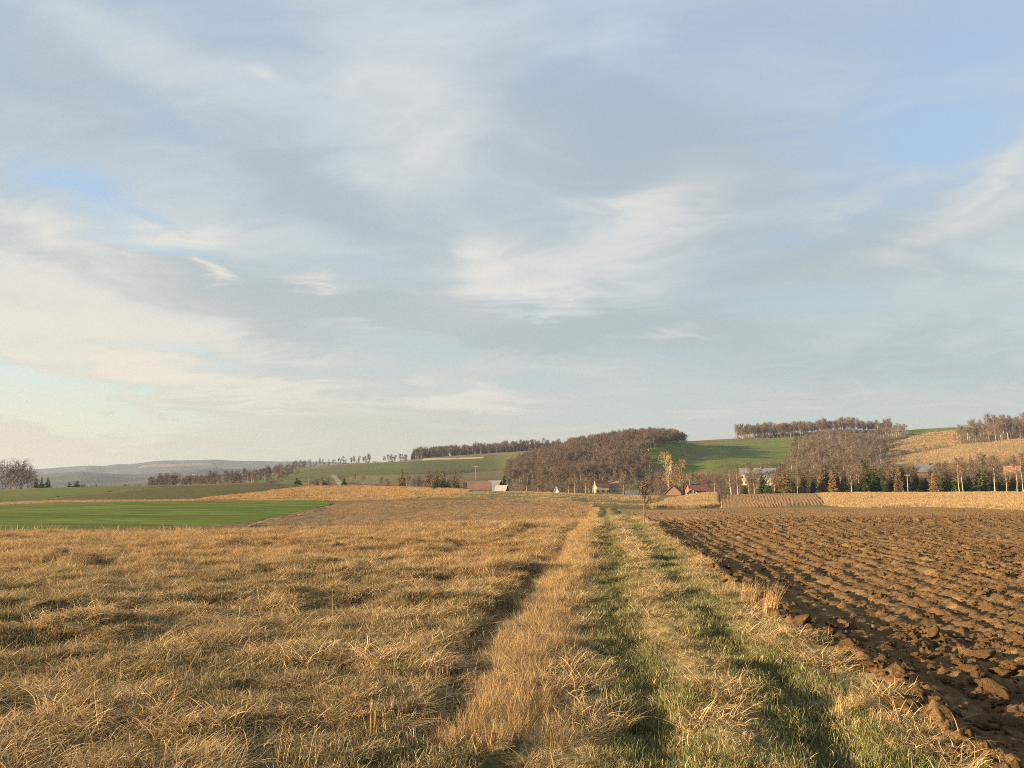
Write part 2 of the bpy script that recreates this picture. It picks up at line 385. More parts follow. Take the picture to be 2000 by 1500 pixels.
def plain(name, c, c2=None, scale=1.0, rough=0.85, bump=0.0):
    m, w = new_mat(name)
    p = w.node('ShaderNodeTexCoord').outputs['Object']
    n = w.noise(p, scale, 5, 0.6)
    col = w.mix(w.maprange(n, 0.35, 0.65), c, c2 or c)
    principled(w, col, rough, (n, bump) if bump else None)
    return m
def blade_mat(name, trans=0.35, vary=0.35):
    m, w = new_mat(name)
    a = w.node('ShaderNodeAttribute'); a.attribute_name = 'col'
    oi = w.node('ShaderNodeObjectInfo')
    k = w.maprange(oi.outputs['Random'], 0, 1, 1 - vary, 1 + vary * 0.7)
    c = w.mix(1.0, a.outputs['Color'], w.comb(k, k, k), 'MULTIPLY')
    d = w.node('ShaderNodeBsdfDiffuse'); w.put(d.inputs[0], c)
    t = w.node('ShaderNodeBsdfTranslucent'); w.put(t.inputs[0], c)
    mx = w.node('ShaderNodeMixShader'); mx.inputs[0].default_value = trans
    w.l.new(d.outputs[0], mx.inputs[1]); w.l.new(t.outputs[0], mx.inputs[2]); w.l.new(mx.outputs[0], w.out.inputs[0])
    return m

M = {}
M['base'] = field_mat('rough_grassland', (0.13, 0.105, 0.05, 1), (0.19, 0.14, 0.07, 1), (0.10, 0.09, 0.04, 1), 0.03, 0.5, 0.25)
M['meadow'] = field_mat('meadow_soil', (0.10, 0.075, 0.036, 1), (0.07, 0.068, 0.024, 1), (0.045, 0.038, 0.018, 1), 0.6, 14, 0.03)
M['track'] = field_mat('track_soil', (0.22, 0.17, 0.08, 1), (0.14, 0.13, 0.05, 1), (0.09, 0.075, 0.035, 1), 0.9, 16, 0.03)
M['bgreen'] = field_mat('winter_wheat', (0.090, 0.130, 0.020, 1), (0.150, 0.200, 0.034, 1), (0.056, 0.085, 0.015, 1), 0.05, 0.7, 0.12, (62, 5.0, 0.75), (0.35, 1))
M['lgreen'] = field_mat('spring_grass', (0.12, 0.135, 0.032, 1), (0.10, 0.12, 0.03, 1), (0.075, 0.09, 0.025, 1), 0.03, 0.4, 0.15, None, (0.4, 1))
M['ogreen'] = field_mat('stubble_green', (0.11, 0.092, 0.036, 1), (0.09, 0.088, 0.034, 1), (0.07, 0.062, 0.028, 1), 0.03, 0.5, 0.12)
M['tan'] = field_mat('dry_grass_field', (0.33, 0.20, 0.095, 1), (0.27, 0.165, 0.08, 1), (0.19, 0.12, 0.055, 1), 0.05, 0.7, 0.22, None, (0.5, 1))
M['brown'] = field_mat('fallow_field', (0.24, 0.155, 0.08, 1), (0.17, 0.12, 0.062, 1), (0.12, 0.09, 0.05, 1), 0.06, 0.8, 0.25)
M['gstrip'] = field_mat('grassy_strip', (0.21, 0.165, 0.075, 1), (0.15, 0.14, 0.06, 1), (0.12, 0.10, 0.05, 1), 0.05, 0.9, 0.12, None, (0.4, 1))
M['straw'] = field_mat('straw_field', (0.44, 0.30, 0.13, 1), (0.38, 0.26, 0.11, 1), (0.28, 0.19, 0.085, 1), 0.05, 0.9, 0.15, None, (0.5, 1))
M['pale'] = field_mat('pale_stubble', (0.42, 0.32, 0.19, 1), (0.36, 0.27, 0.15, 1), (0.30, 0.22, 0.12, 1), 0.04, 0.5, 0.1)
M['ridged'] = field_mat('ridged_soil', (0.36, 0.215, 0.095, 1), (0.30, 0.18, 0.08, 1), (0.20, 0.12, 0.055, 1), 0.1, 1.2, 0.10)
M['hgreen'] = field_mat('hill_wheat', (0.120, 0.15, 0.034, 1), (0.165, 0.19, 0.044, 1), (0.09, 0.115, 0.028, 1), 0.012, 0.2, 0.25, (60, 14, 0.35))
M['hgreen2'] = field_mat('hill_grass', (0.085, 0.095, 0.034, 1), (0.11, 0.115, 0.04, 1), (0.07, 0.08, 0.03, 1), 0.012, 0.2, 0.3)
M['hstraw'] = field_mat('hill_straw', (0.34, 0.23, 0.10, 1), (0.25, 0.18, 0.075, 1), (0.17, 0.13, 0.06, 1), 0.018, 0.25, 0.4, None, (0.5, 1))

def soil_mat():
    m, w = new_mat('ploughed_soil')
    p = w.node('ShaderNodeTexCoord').outputs['Object']
    n1 = w.noise(p, 0.5, 4, 0.6); n2 = w.noise(p, 9, 6, 0.65); n3 = w.noise(p, 45, 4, 0.7)
    c = w.mix(w.maprange(n1, 0.35, 0.65), (0.185, 0.110, 0.046, 1), (0.27, 0.165, 0.070, 1))
    c = w.mix(w.maprange(n2, 0.40, 0.72), c, (0.085, 0.053, 0.028, 1))
    c = w.mix(w.math('MULTIPLY', w.maprange(w.noise(p, 1.7, 5, 0.65), 0.52, 0.66), 0.6), c, (0.33, 0.215, 0.105, 1))
    principled(w, c, 0.95, (w.math('ADD', n2, w.math('MULTIPLY', n3, 0.5)), 0.09), 0.1)
    return m
M['soil'] = soil_mat()

# ------------------------------------------------------------------ ground sheets
def grid_quads(nr, nc):
    i = np.arange(nr - 1)[:, None] * nc + np.arange(nc - 1)[None]
    return np.stack([i, i + 1, i + 1 + nc, i + nc], -1).reshape(-1, 4)
def compact(V, Q):
    used = np.unique(Q); mp = np.full(len(V), -1); mp[used] = np.arange(len(used))
    return V[used], mp[Q]

# the wide land, from the camera to beyond the last ridge
tt = np.concatenate([np.linspace(-1.5, -0.85, 40), np.linspace(-0.84, 0.84, 520), np.linspace(0.85, 1.5, 40)])
yy = np.concatenate([np.linspace(1.0, 40, 30), np.geomspace(41, 1700, 300), np.geomspace(1720, 12000, 110)])
T_, Y_ = np.meshgrid(tt, yy)
X_ = T_ * Y_
Z_ = land(X_, Y_)
A_ = side(X_, Y_)
Z_ = Z_ - np.where((Y_ < 43.0) | ((A_ > -1.2) & (Y_ < 97)), 0.75, 0.0)
VV = np.stack([X_, Y_, Z_], -1).reshape(-1, 3); QQ = grid_quads(len(yy), len(tt)); farq = VV[QQ][:, :, 1].mean(1) > 1750
v_, q_ = compact(VV, QQ[farq])
M['farhill'] = field_mat('far_woods_and_fields', (0.045, 0.052, 0.05, 1), (0.07, 0.07, 0.055, 1), (0.12, 0.105, 0.075, 1), 0.0022, 0.012, 6.0, None, (1, 0.5))
obj('far_hills', mesh_np('far_hills', v_, q_, None, True), M['farhill'], label='hazy blue wooded hills along the left horizon', cat='hills', kind='structure')
v_, q_ = compact(VV, QQ[~farq])
me = mesh_np('land', v_, q_, None, True)
obj('terrain', me, M['base'], label='brown rough grassland and woodland floor rolling back to the far ridges', cat='terrain', kind='structure')
# the same land carried on behind and beside the viewer
xs = np.linspace(-1500, 1500, 31); ys = np.concatenate([np.linspace(-1500, -20, 20), [0.0, 1.6]])
XX, YY = np.meshgrid(xs, ys)
me = mesh_np('land_behind', np.stack([XX, YY, np.full_like(XX, -0.55) - 0.4 * (YY > 0.5)], -1).reshape(-1, 3), grid_quads(len(ys), len(xs)))
obj('ground', me, M['base'], label='grassland carrying on behind the viewpoint', cat='ground', kind='structure')

# the near ground: one fine sheet cut into meadow, track and ploughed field
tt = np.concatenate([np.linspace(-1.05, 0.05, 270)[:-1], np.linspace(0.05, 1.05, 380)])
yy = np.geomspace(2.4, 100, 880)
T_, Y_ = np.meshgrid(tt, yy); X_ = T_ * Y_
Z_ = near_ground(X_, Y_)
V = np.stack([X_, Y_, Z_], -1).reshape(-1, 3)
Q = grid_quads(len(yy), len(tt))
cx = V[Q].mean(1); ca = side(cx[:, 0], cx[:, 1]) ; ce = ca - edge_wob(cx[:, 0], cx[:, 1])
is_pl = ce > EDGE; is_me = (ca < -1.0); is_tr = ~is_pl & ~is_me
def part_sheet(name, mask, mat, label, cat, kind='structure'):
    v, q = compact(V, Q[mask])
    return obj(name, mesh_np(name, v, q, None, True), mat, label=label, cat=cat, kind=kind)
part_sheet('meadow', is_me & (cx[:, 1] < 45), M['meadow'], 'tan meadow ground under dead grass left of the track', 'meadow')
part_sheet('track', is_tr, M['track'], 'grassy farm track with two wheel ruts running to the village', 'track')
harrow = (cx[:, 1] - 0.10 * cx[:, 0] + 2 * fbm(cx[:, 0] / 9, cx[:, 1] / 9, 66, 3)) > 50.5
M['drysoil'] = field_mat('dry_harrowed_soil', (0.31, 0.20, 0.095, 1), (0.25, 0.16, 0.075, 1), (0.17, 0.105, 0.05, 1), 0.12, 2.0, 0.06, None, (0.5, 1))
part_sheet('harrowed_field', is_pl & harrow, M['drysoil'], 'paler harrowed soil along the far end of the ploughed field', 'field')
plough = part_sheet('ploughed_field', is_pl & ~harrow, M['soil'], 'brown ploughed field of rough clods right of the track', 'field')

# ------------------------------------------------------------------ field patches laid on the land
GRIDS = {}
def patch(name, near, far, mat, label, cat='field', nu=90, nv=24, off=0.10, y0=46.0, y1=1700.0, amp=0.0, ridges=None):
    def line(pts, n):
        P = np.array([hit(u, v, y0, y1) for u, v in pts])
        s = np.linspace(0, len(P) - 1, n)
        k = np.array([np.interp(s, np.arange(len(P)), P[:, 0]), np.interp(s, np.arange(len(P)), P[:, 1])]).T
        wv = fbm(k[:, 0] / 6 + k[:, 1] / 9, k[:, 1] / 6, 71, 3)
        fr = np.minimum(1.0, 150 / k[:, 1]); k[:, 1] *= 1 + 0.016 * wv * fr; k[:, 0] += 0.006 * k[:, 1] * wv * fr
        return k
    A = line(near, nu); B = line(far, nu)
    f = np.linspace(0, 1, nv)[:, None, None]
    Pq = A[None] * (1 - f) + B[None] * f
    x = Pq[..., 0]; y = Pq[..., 1]
    fu = np.linspace(0, 1, nu)[None] * np.ones_like(x); fv = np.linspace(0, 1, nv)[:, None] * np.ones_like(x)
    em = np.minimum(np.minimum(fu, 1 - fu) * nu / 3, np.minimum(fv, 1 - fv) * nv / 2)
    z = land(x, y) + off * np.clip(em, -0.3, 1) - 0.06 * (em < 0.01)
    if amp: z = z + amp * fbm(x / 1.4, y / 1.4, 77, 4)
    if ridges:
        uu = np.linspace(0, 1, nu)[None] * np.ones_like(z)
        z = z + ridges[1] * (np.sin(uu * 2 * math.pi * ridges[0] + 5 * fbm(x / 7, y / 60, 3, 3)) * (0.5 + 1.2 * vnoise(uu * ridges[0] * 0.5, y / 30, 4)) + 3.0 * fbm(x / 1.2, y / 3, 78, 3))
    me = mesh_np(name, np.stack([x, y, z], -1).reshape(-1, 3), grid_quads(nv, nu), None, True)
    o = obj(name, me, mat, label=label, cat=cat, kind='structure')
    GRIDS[label] = (o, x, y, z)
    return o
patch('green_field', [(-500, 1046), (0, 1038), (250, 1032), (430, 1027), (510, 1020), (590, 1003), (655, 983)],
      [(-500, 994), (0, 986), (250, 980), (430, 977.5), (510, 977), (590, 977), (656, 979.5)], M['bgreen'], 'bright green wheat field behind the meadow on the left', off=0.10)
patch('grass_strip', [(-500, 993), (0, 986), (120, 981), (250, 980), (420, 977.5)], [(-500, 990), (0, 983), (120, 978), (250, 978.3), (420, 975.5)], M['straw'], 'thin pale grass strip along the far edge of the green field', 'strip', off=0.16, nv=6)
patch('pasture', [(-500, 989), (0, 982), (110, 973), (230, 959), (335, 949)], [(-500, 962), (0, 957.5), (110, 953), (230, 950), (335, 947.5)], M['lgreen'], 'light green pasture at the far left below dark trees', off=0.12, y1=335)
patch('stubble_field', [(60, 980.5), (250, 977.5), (390, 974.5), (470, 966), (540, 957), (600, 949.5)], [(60, 979), (150, 968.5), (240, 959.5), (335, 949), (450, 945.8), (560, 946.5)], M['ogreen'], 'dull olive stubble field between the pasture and tan field', off=0.12, y1=340)
patch('tan_field', [(385, 977.3), (520, 978), (650, 979), (780, 977), (850, 969), (915, 962)], [(400, 974.5), (520, 961), (600, 951), (700, 949.8), (800, 952.6), (915, 958)], M['tan'], 'tan dry grass field rising to the village edge', off=0.12, y1=335)
patch('fallow_field', [(480, 1030), (560, 1026), (700, 1024), (850, 1021), (1000, 1018), (1125, 1014)], [(520, 1016), (640, 988), (720, 980), (850, 977), (1000, 975.5), (1135, 992)], M['brown'], 'brown fallow field in the hollow beyond the meadow', off=0.11, nu=160, nv=60, amp=0.12)
patch('grass_strip', [(800, 977), (900, 975), (1000, 975), (1100, 980), (1200, 990), (1270, 990)], [(915, 962), (960, 960.5), (1030, 961), (1100, 963), (1200, 966), (1290, 968)], M['gstrip'], 'green and tan grass strip in front of the village barns', 'strip', off=0.15, y1=320)
patch('straw_bank', [(1272, 993), (1310, 993.5), (1360, 993), (1404, 990)], [(1276, 991), (1310, 977), (1355, 968), (1399, 965)], M['straw'], 'rounded straw coloured grass bank before the red roofed house', 'bank', off=0.35, amp=0.25, nu=120, nv=60, y1=215)
patch('ridged_field', [(1408, 992), (1480, 991), (1540, 989), (1612, 985)], [(1405, 966.5), (1470, 966), (1530, 965.4), (1592, 965)], M['ridged'], 'strip of ridged brown soil between two straw slopes', off=0.30, nu=260, nv=40, ridges=(31, 0.03), y1=258)
patch('straw_field', [(1612, 986), (1700, 992), (1800, 990), (1900, 993), (2000, 998), (2500, 1010)], [(1594, 965), (1700, 964), (1800, 963.8), (1900, 963.6), (2000, 963.3), (2500, 962.6)], M['straw'], 'straw coloured field below the row of trees', off=0.28, nu=160, nv=40, amp=0.2, y1=262)
# slopes behind the village
patch('hill_field', [(1255, 905), (1320, 916), (1400, 920), (1500, 918), (1550, 905)], [(1262, 872), (1345, 866.5), (1440, 860.5), (1500, 856), (1560, 851.5)], M['hgreen'], 'green field on the hill right of the wooded hill', off=1.3, y0=560, y1=1160)
patch('hill_field', [(500, 946), (600, 944), (700, 937), (830, 931), (930, 922), (1010, 912)], [(470, 938), (580, 919), (650, 911), (780, 904), (960, 889), (1040, 885)], M['hgreen2'], 'muted green hillside left of the wooded hill', off=1.6, y0=520, y1=1260)
patch('pale_strip', [(822, 902), (870, 901), (950, 898)], [(826, 897.5), (880, 896), (952, 894.5)], M['pale'], 'narrow pale strip high on the left green hillside', 'strip', off=2.2, nv=8, y0=800, y1=1260)
patch('tan_strip', [(660, 947), (740, 946), (840, 942)], [(690, 930), (760, 928.5), (835, 927)], M['gstrip'], 'tan strip at the foot of the left green hillside', 'strip', off=1.9, nv=8, y0=480, y1=900)
patch('hill_slope', [(1730, 905), (1790, 908), (1850, 908), (1930, 905), (2000, 900), (2500, 890)], [(1735, 896), (1790, 886), (1850, 873), (1930, 864), (2000, 857), (2500, 838)], M['hstraw'], 'sunlit straw hillside at the far right edge', 'slope', off=1.3, y0=540, y1=1000)
patch('hill_slope', [(1735, 890), (1780, 884), (1840, 872), (1880, 866)], [(1738, 868), (1770, 858), (1820, 846), (1868, 842.5)], M['hstraw'], 'upper straw slope in the gap between two groves', 'slope', off=1.5, y0=760, y1=1160)
patch('crest_field', [(1770, 848), (1830, 845), (1900, 842)], [(1770, 842), (1830, 839), (1900, 837)], M['hgreen'], 'thin green field on the skyline between two groves', off=1.8, nv=8, y0=980, y1=1160)
patch('far_field', [(270, 914), (330, 912), (420, 909)], [(275, 909), (340, 906), (418, 904)], M['gstrip'], 'pale field on the hazy far ridge', off=4, nv=8, y0=3600, y1=5400)

# ------------------------------------------------------------------ scattering of uncountable stuff
def protos(name, meshes, mat):
    c = bpy.data.collections.new(name)
    for i, m in enumerate(meshes):
        if mat is not None and not m.materials: m.materials.append(mat)
        o = bpy.data.objects.new('%s_%03d' % (name, i), m); c.objects.link(o)
    return c
def scatter(name, coll, P, rot, scl, idx, label, cat, parent=None):
    me = mesh_np(name, P)
    n = len(P)
    a = me.attributes.new('rot', 'FLOAT_VECTOR', 'POINT'); a.data.foreach_set('vector', np.asarray(rot, np.float32).ravel())
    scl = np.asarray(scl, np.float32)
    if scl.ndim == 1: scl = np.stack([scl] * 3, -1)
    a = me.attributes.new('scl', 'FLOAT_VECTOR', 'POINT'); a.data.foreach_set('vector', scl.ravel())
    a = me.attributes.new('idx', 'INT', 'POINT'); a.data.foreach_set('value', np.asarray(idx, np.int32))
    o = bpy.data.objects.new(name, me); COL.objects.link(o)
    g = bpy.data.node_groups.new(name, 'GeometryNodeTree')
    g.interface.new_socket('Geometry', in_out='INPUT', socket_type='NodeSocketGeometry')
    g.interface.new_socket('Geometry', in_out='OUTPUT', socket_type='NodeSocketGeometry')
    N = g.nodes; L = g.links
    gi = N.new('NodeGroupInput'); go = N.new('NodeGroupOutput')
    ci = N.new('GeometryNodeCollectionInfo'); ci.inputs[0].default_value = coll
    ci.inputs['Separate Children'].default_value = True; ci.inputs['Reset Children'].default_value = True
    ip = N.new('GeometryNodeInstanceOnPoints'); ip.inputs['Pick Instance'].default_value = True
    def attr(nm, typ):
        q = N.new('GeometryNodeInputNamedAttribute'); q.data_type = typ; q.inputs[0].default_value = nm
        return [s for s in q.outputs if s.enabled and s.name == 'Attribute'][0]
    L.new(gi.outputs[0], ip.inputs['Points']); L.new(ci.outputs[0], ip.inputs['Instance'])
    L.new(attr('rot', 'FLOAT_VECTOR'), ip.inputs['Rotation']); L.new(attr('scl', 'FLOAT_VECTOR'), ip.inputs['Scale'])
    L.new(attr('idx', 'INT'), ip.inputs['Instance Index']); L.new(ip.outputs[0], go.inputs[0])
    md = o.modifiers.new('scatter', 'NODES'); md.node_group = g
    if parent is not None: o.parent = parent; o['kind'] = 'stuff'
    else: tag(o, label, cat, None, 'stuff')
    return o

def clump(seed, nb, rad, len_, tilt, bend, width, pal, spread=3.14, seg=4, grav=0.0):
    """a clump of grass blades as tapering ribbons; tilt / bend in degrees, pal = list of (weight, rgb)"""
    g = np.random.default_rng(seed)
    rr = rad * np.sqrt(g.random(nb)); ra = g.random(nb) * 6.283
    base = np.stack([rr * np.cos(ra), rr * np.sin(ra), np.full(nb, -0.03)], -1)
    L = g.uniform(len_[0], len_[1], nb); az = g.normal(0, 1, nb) * spread if spread < 3 else g.random(nb) * 6.283
    th = np.radians(g.uniform(tilt[0], tilt[1], nb)); db = np.radians(g.uniform(bend[0], bend[1], nb)) / seg
    roll = g.normal(0, 0.7, nb)
    w = g.uniform(width[0], width[1], nb) * 0.5
    pts = [base]; p = base.copy()
    for k in range(seg):
        d = np.stack([np.sin(th) * np.cos(az), np.sin(th) * np.sin(az), np.cos(th)], -1)
        p = p + d * (L / seg)[:, None]; p[:, 2] = np.maximum(p[:, 2], 0.004 + 0.02 * g.random(nb)); pts.append(p.copy())
        th = th + db; az = az + g.normal(0, 0.22, nb)
    sx = -np.sin(az + roll); sy = np.cos(az + roll)
    sd_ = np.stack([sx, sy, 0.4 * np.sin(roll * 2)], -1)
    V = []; 
    for k in range(seg):
        f = (1.0 - 0.75 * k / seg)
        V += [pts[k] - sd_ * (w * f)[:, None], pts[k] + sd_ * (w * f)[:, None]]
    V.append(pts[seg])
    n = 2 * seg + 1
    V = np.stack(V, 1).reshape(-1, 3)
    b = np.arange(nb)[:, None] * n
    Qd = np.concatenate([b + np.array([[2 * k, 2 * k + 1, 2 * k + 3, 2 * k + 2]]) for k in range(seg - 1)], 0) if seg > 1 else None
    Tr = b + np.array([[2 * seg - 2, 2 * seg - 1, 2 * seg]])
    me = mesh_np('blades', V, Qd, Tr)
    wts = np.array([q[0] for q in pal], float); wts /= wts.sum()
    ci = g.choice(len(pal), nb, p=wts); C = np.array([q[1] for q in pal])[ci] * g.uniform(0.5, 1.35, (nb, 1))
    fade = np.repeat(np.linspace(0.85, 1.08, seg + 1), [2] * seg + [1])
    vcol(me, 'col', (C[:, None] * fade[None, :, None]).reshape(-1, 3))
    return me
STRAW, GOLD, GREYT, BRN, RUST = (0.60, 0.445, 0.235), (0.60, 0.405, 0.18), (0.41, 0.325, 0.205), (0.22, 0.14, 0.078), (0.42, 0.25, 0.115)
GRN, OLV, LGRN = (0.12, 0.145, 0.04), (0.22, 0.20, 0.085), (0.18, 0.20, 0.06)
M['blade'] = blade_mat('dry_blades', 0.30, 0.30)
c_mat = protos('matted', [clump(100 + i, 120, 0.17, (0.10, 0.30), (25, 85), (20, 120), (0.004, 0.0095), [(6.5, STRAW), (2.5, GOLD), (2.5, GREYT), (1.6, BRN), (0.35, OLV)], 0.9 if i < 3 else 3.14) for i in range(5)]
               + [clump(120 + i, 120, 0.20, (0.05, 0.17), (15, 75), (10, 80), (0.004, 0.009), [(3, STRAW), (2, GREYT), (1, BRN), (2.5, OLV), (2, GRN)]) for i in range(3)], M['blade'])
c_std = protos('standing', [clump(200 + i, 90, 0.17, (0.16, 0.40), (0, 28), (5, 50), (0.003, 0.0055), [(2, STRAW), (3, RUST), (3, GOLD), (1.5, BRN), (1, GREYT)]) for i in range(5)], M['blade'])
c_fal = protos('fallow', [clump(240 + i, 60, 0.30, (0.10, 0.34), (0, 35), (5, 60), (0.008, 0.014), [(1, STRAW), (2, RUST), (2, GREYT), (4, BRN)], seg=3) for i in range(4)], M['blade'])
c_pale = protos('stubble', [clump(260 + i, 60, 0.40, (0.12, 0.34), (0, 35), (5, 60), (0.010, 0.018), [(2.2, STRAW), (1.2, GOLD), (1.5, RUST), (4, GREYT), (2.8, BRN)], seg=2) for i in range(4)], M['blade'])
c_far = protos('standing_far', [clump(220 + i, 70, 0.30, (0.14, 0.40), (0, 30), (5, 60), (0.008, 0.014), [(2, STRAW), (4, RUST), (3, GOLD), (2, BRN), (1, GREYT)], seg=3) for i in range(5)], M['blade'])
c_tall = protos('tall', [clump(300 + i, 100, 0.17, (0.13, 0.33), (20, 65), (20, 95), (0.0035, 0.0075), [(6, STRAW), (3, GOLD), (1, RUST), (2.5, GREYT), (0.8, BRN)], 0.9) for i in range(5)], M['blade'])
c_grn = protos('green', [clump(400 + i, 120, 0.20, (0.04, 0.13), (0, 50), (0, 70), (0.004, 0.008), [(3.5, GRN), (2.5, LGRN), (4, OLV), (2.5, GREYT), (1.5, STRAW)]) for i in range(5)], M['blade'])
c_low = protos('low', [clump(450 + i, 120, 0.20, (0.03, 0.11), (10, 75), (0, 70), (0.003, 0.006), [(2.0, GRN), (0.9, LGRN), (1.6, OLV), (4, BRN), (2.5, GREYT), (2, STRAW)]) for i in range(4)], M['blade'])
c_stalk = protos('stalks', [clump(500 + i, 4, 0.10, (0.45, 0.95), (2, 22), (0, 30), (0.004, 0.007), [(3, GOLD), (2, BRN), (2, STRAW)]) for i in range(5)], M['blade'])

def fan_points(n, y0, y1, t0, t1, knee):
    """random spots in a fan of ground, even up to the knee distance, then thinning out"""
    Y = np.linspace(y0, y1, 2000); pdf = Y * np.minimum(1, knee / Y); cdf = np.cumsum(pdf); cdf /= cdf[-1]
    y = np.interp(rng.random(n), cdf, Y); t = rng.uniform(t0, t1, n)
    return t * y, y
def lay(name, coll, x, y, size, idx, label, yaw=None, lean=0.12, stretch=None):
    z = near_ground(x, y, False)
    n = len(x)
    yaw = rng.uniform(0, 6.283, n) if yaw is None else yaw
    rot = np.stack([rng.normal(0, lean, n), rng.normal(0, lean, n), yaw], -1)
    s = np.stack([size, size, size * (1 if stretch is None else stretch)], -1)
    scatter(name, coll, np.stack([x, y, z - 0.01], -1), rot, s, idx, label, 'grass')

# meadow: matted dead grass near, redder standing grass towards the crest
x, y = fan_points(64000, 2.6, 45, -1.05, 0.2, 11); a = side(x, y)
tus = fbm(x / 0.36 + y / 1.1, y / 0.27, 110, 3); k = (a < -1.72) & (tus + 0.30 * (rng.random(len(x)) - 0.5) > -0.16 - 0.016 * y); x, y, tus = x[k], y[k], tus[k]; n = len(x)
w_far = sstep(13, 24, y + 5 * fbm(x / 5, y / 5, 91, 3))
green = fbm(x / 1.5, y / 0.9, 92, 3) - 0.022 * (y - 6) + 0.10
pick = rng.random(n)
m1 = pick > w_far
yaw = 0.9 * fbm(x / 2.5, y / 2.5, 93, 2) * 4 - 0.4 + rng.normal(0, 0.6, n)
idx = np.where((green > 0.17 + 0.25 * tus) & (rng.random(n) < 0.75), rng.integers(5, 8, n), rng.integers(0, 5, n))
tuft = 0.52 + 0.62 * sstep(-0.1, 0.35, tus) + 0.18 * sstep(0, 0.4, fbm(x / 0.9, y / 0.7, 94, 3))
lay('matted_grass', c_mat, x[m1], y[m1], (tuft * (1 + 0.012 * y))[m1], idx[m1], 'flattened tangle of straw coloured dead grass in the near meadow', yaw[m1], stretch=(0.32 + 0.62 * sstep(-0.05, 0.4, fbm(x / 0.5, y / 0.4, 95, 3)))[m1])
m2 = ~m1
lay('standing_grass', c_std, x[m2], y[m2], (tuft * (0.85 + 0.03 * y))[m2], rng.integers(0, 5, m2.sum()), 'rust and gold dead grass standing towards the crest of the meadow', stretch=(0.42 + 0.35 * sstep(-0.1, 0.4, fbm(x[m2] / 1.1, y[m2] / 0.9, 104, 3))) / (0.85 + 0.03 * y[m2]))
x, y = fan_points(600, 2.8, 40, -1.0, 0.2, 9); k = side(x, y) < -1.7; x, y = x[k], y[k]
c_tus = protos('tussock', [clump(470 + i, 260, 0.20, (0.16, 0.40), (5, 60), (50, 150), (0.004, 0.009), [(7, STRAW), (3, GOLD), (2, GREYT), (1.2, BRN)], 1.2 if i < 3 else 3.14, seg=5) for i in range(5)], M['blade'])
xg, yg = fan_points(2600, 2.8, 24, -1.05, 0.2, 10); k = (side(xg, yg) < -1.55) & (fbm(xg / 1.3 + yg / 3, yg / 0.9, 111, 3) > 0.0); xg, yg = xg[k], yg[k]
lay('tussocks', c_tus, xg, yg, rng.uniform(0.6, 1.35, len(xg)), rng.integers(0, 5, len(xg)), 'large matted straw tussocks in the near meadow', rng.normal(-0.3, 1.2, len(xg)), stretch=0.8)
xt, yt = fan_points(1500, 2.8, 30, -0.3, 0.95, 10); at_ = side(xt, yt); k = (((at_ > -1.6) & (at_ < -0.35)) | ((at_ > 0.45) & (at_ < 0.95)) | ((at_ > 1.8) & (at_ < 2.3))) & (fbm(xt / 0.9, yt / 0.9, 112, 3) > -0.05); xt, yt = xt[k], yt[k]
lay('track_tussocks', c_tus, xt, yt, rng.uniform(0.35, 0.75, len(xt)), rng.integers(0, 5, len(xt)), 'small matted straw tussocks along the track', None, stretch=0.8)
xg, yg = fan_points(20000, 2.6, 22, -1.05, 0.25, 11); k = (side(xg, yg) < -1.3) & ((side(xg, yg) < -1.75) | (yg < 7)); xg, yg = xg[k], yg[k]
lay('moss_grass', c_low, xg, yg, rng.uniform(0.6, 1.1, len(xg)) * (1 + 0.02 * yg), rng.integers(0, 4, len(xg)), 'short green and brown undergrowth between the meadow tussocks')
lay('dry_stalks', c_stalk, x, y, rng.uniform(0.45, 0.85, len(x)), rng.integers(0, 5, len(x)), 'thin dry stalks sticking out of the meadow')

# the bank of tall golden grass between ditch and track
yb = np.concatenate([rng.uniform(6, 44, 5200), rng.uniform(44, 95, 1500)]); ab = rng.uniform(-1.62, -0.72, len(yb))
xb = ab + rut(yb) + 0.10 * np.sin(yb * 0.35)
lay('tall_grass', c_tall, xb, yb, (0.35 + 0.55 * rng.random(len(yb)) * (0.6 + sstep(-0.2, 0.3, fbm(xb / 0.8, yb / 1.1, 101, 3)))) * (1 - 0.35 * np.abs((ab + 1.15) / 0.5)) * (0.6 + 0.4 * sstep(6, 10, yb)), rng.integers(0, 5, len(yb)), 'golden upright dead grass on the bank left of the track', rng.normal(2.7, 1.3, len(yb)), stretch=0.7)
kb = rng.random(len(yb)) < 0.30
lay('bank_grass', c_std, xb[kb] + rng.normal(0, .12, kb.sum()), yb[kb], rng.uniform(0.35, 0.8, kb.sum()), rng.integers(0, 5, kb.sum()), 'shorter rusty grass mixed into the golden bank')
# foot of the bank, near the viewer: lower tufts
x, y = fan_points(5200, 2.6, 44, -0.6, 0.6, 10); a = side(x, y); k = (a > -2.0) & (a < -0.25) & ((y < 7.5) | (a > -0.85)); x, y = x[k], y[k]
gm = fbm(x / 0.8, y / 0.8, 96, 3) > 0.02
lay('tussock_grass', c_mat, x, y, rng.uniform(0.45, 0.85, len(x)) * 0.85, np.where(gm, rng.integers(5, 8, len(x)), rng.integers(0, 5, len(x))), 'low straw and green tussocks beside the left wheel rut')
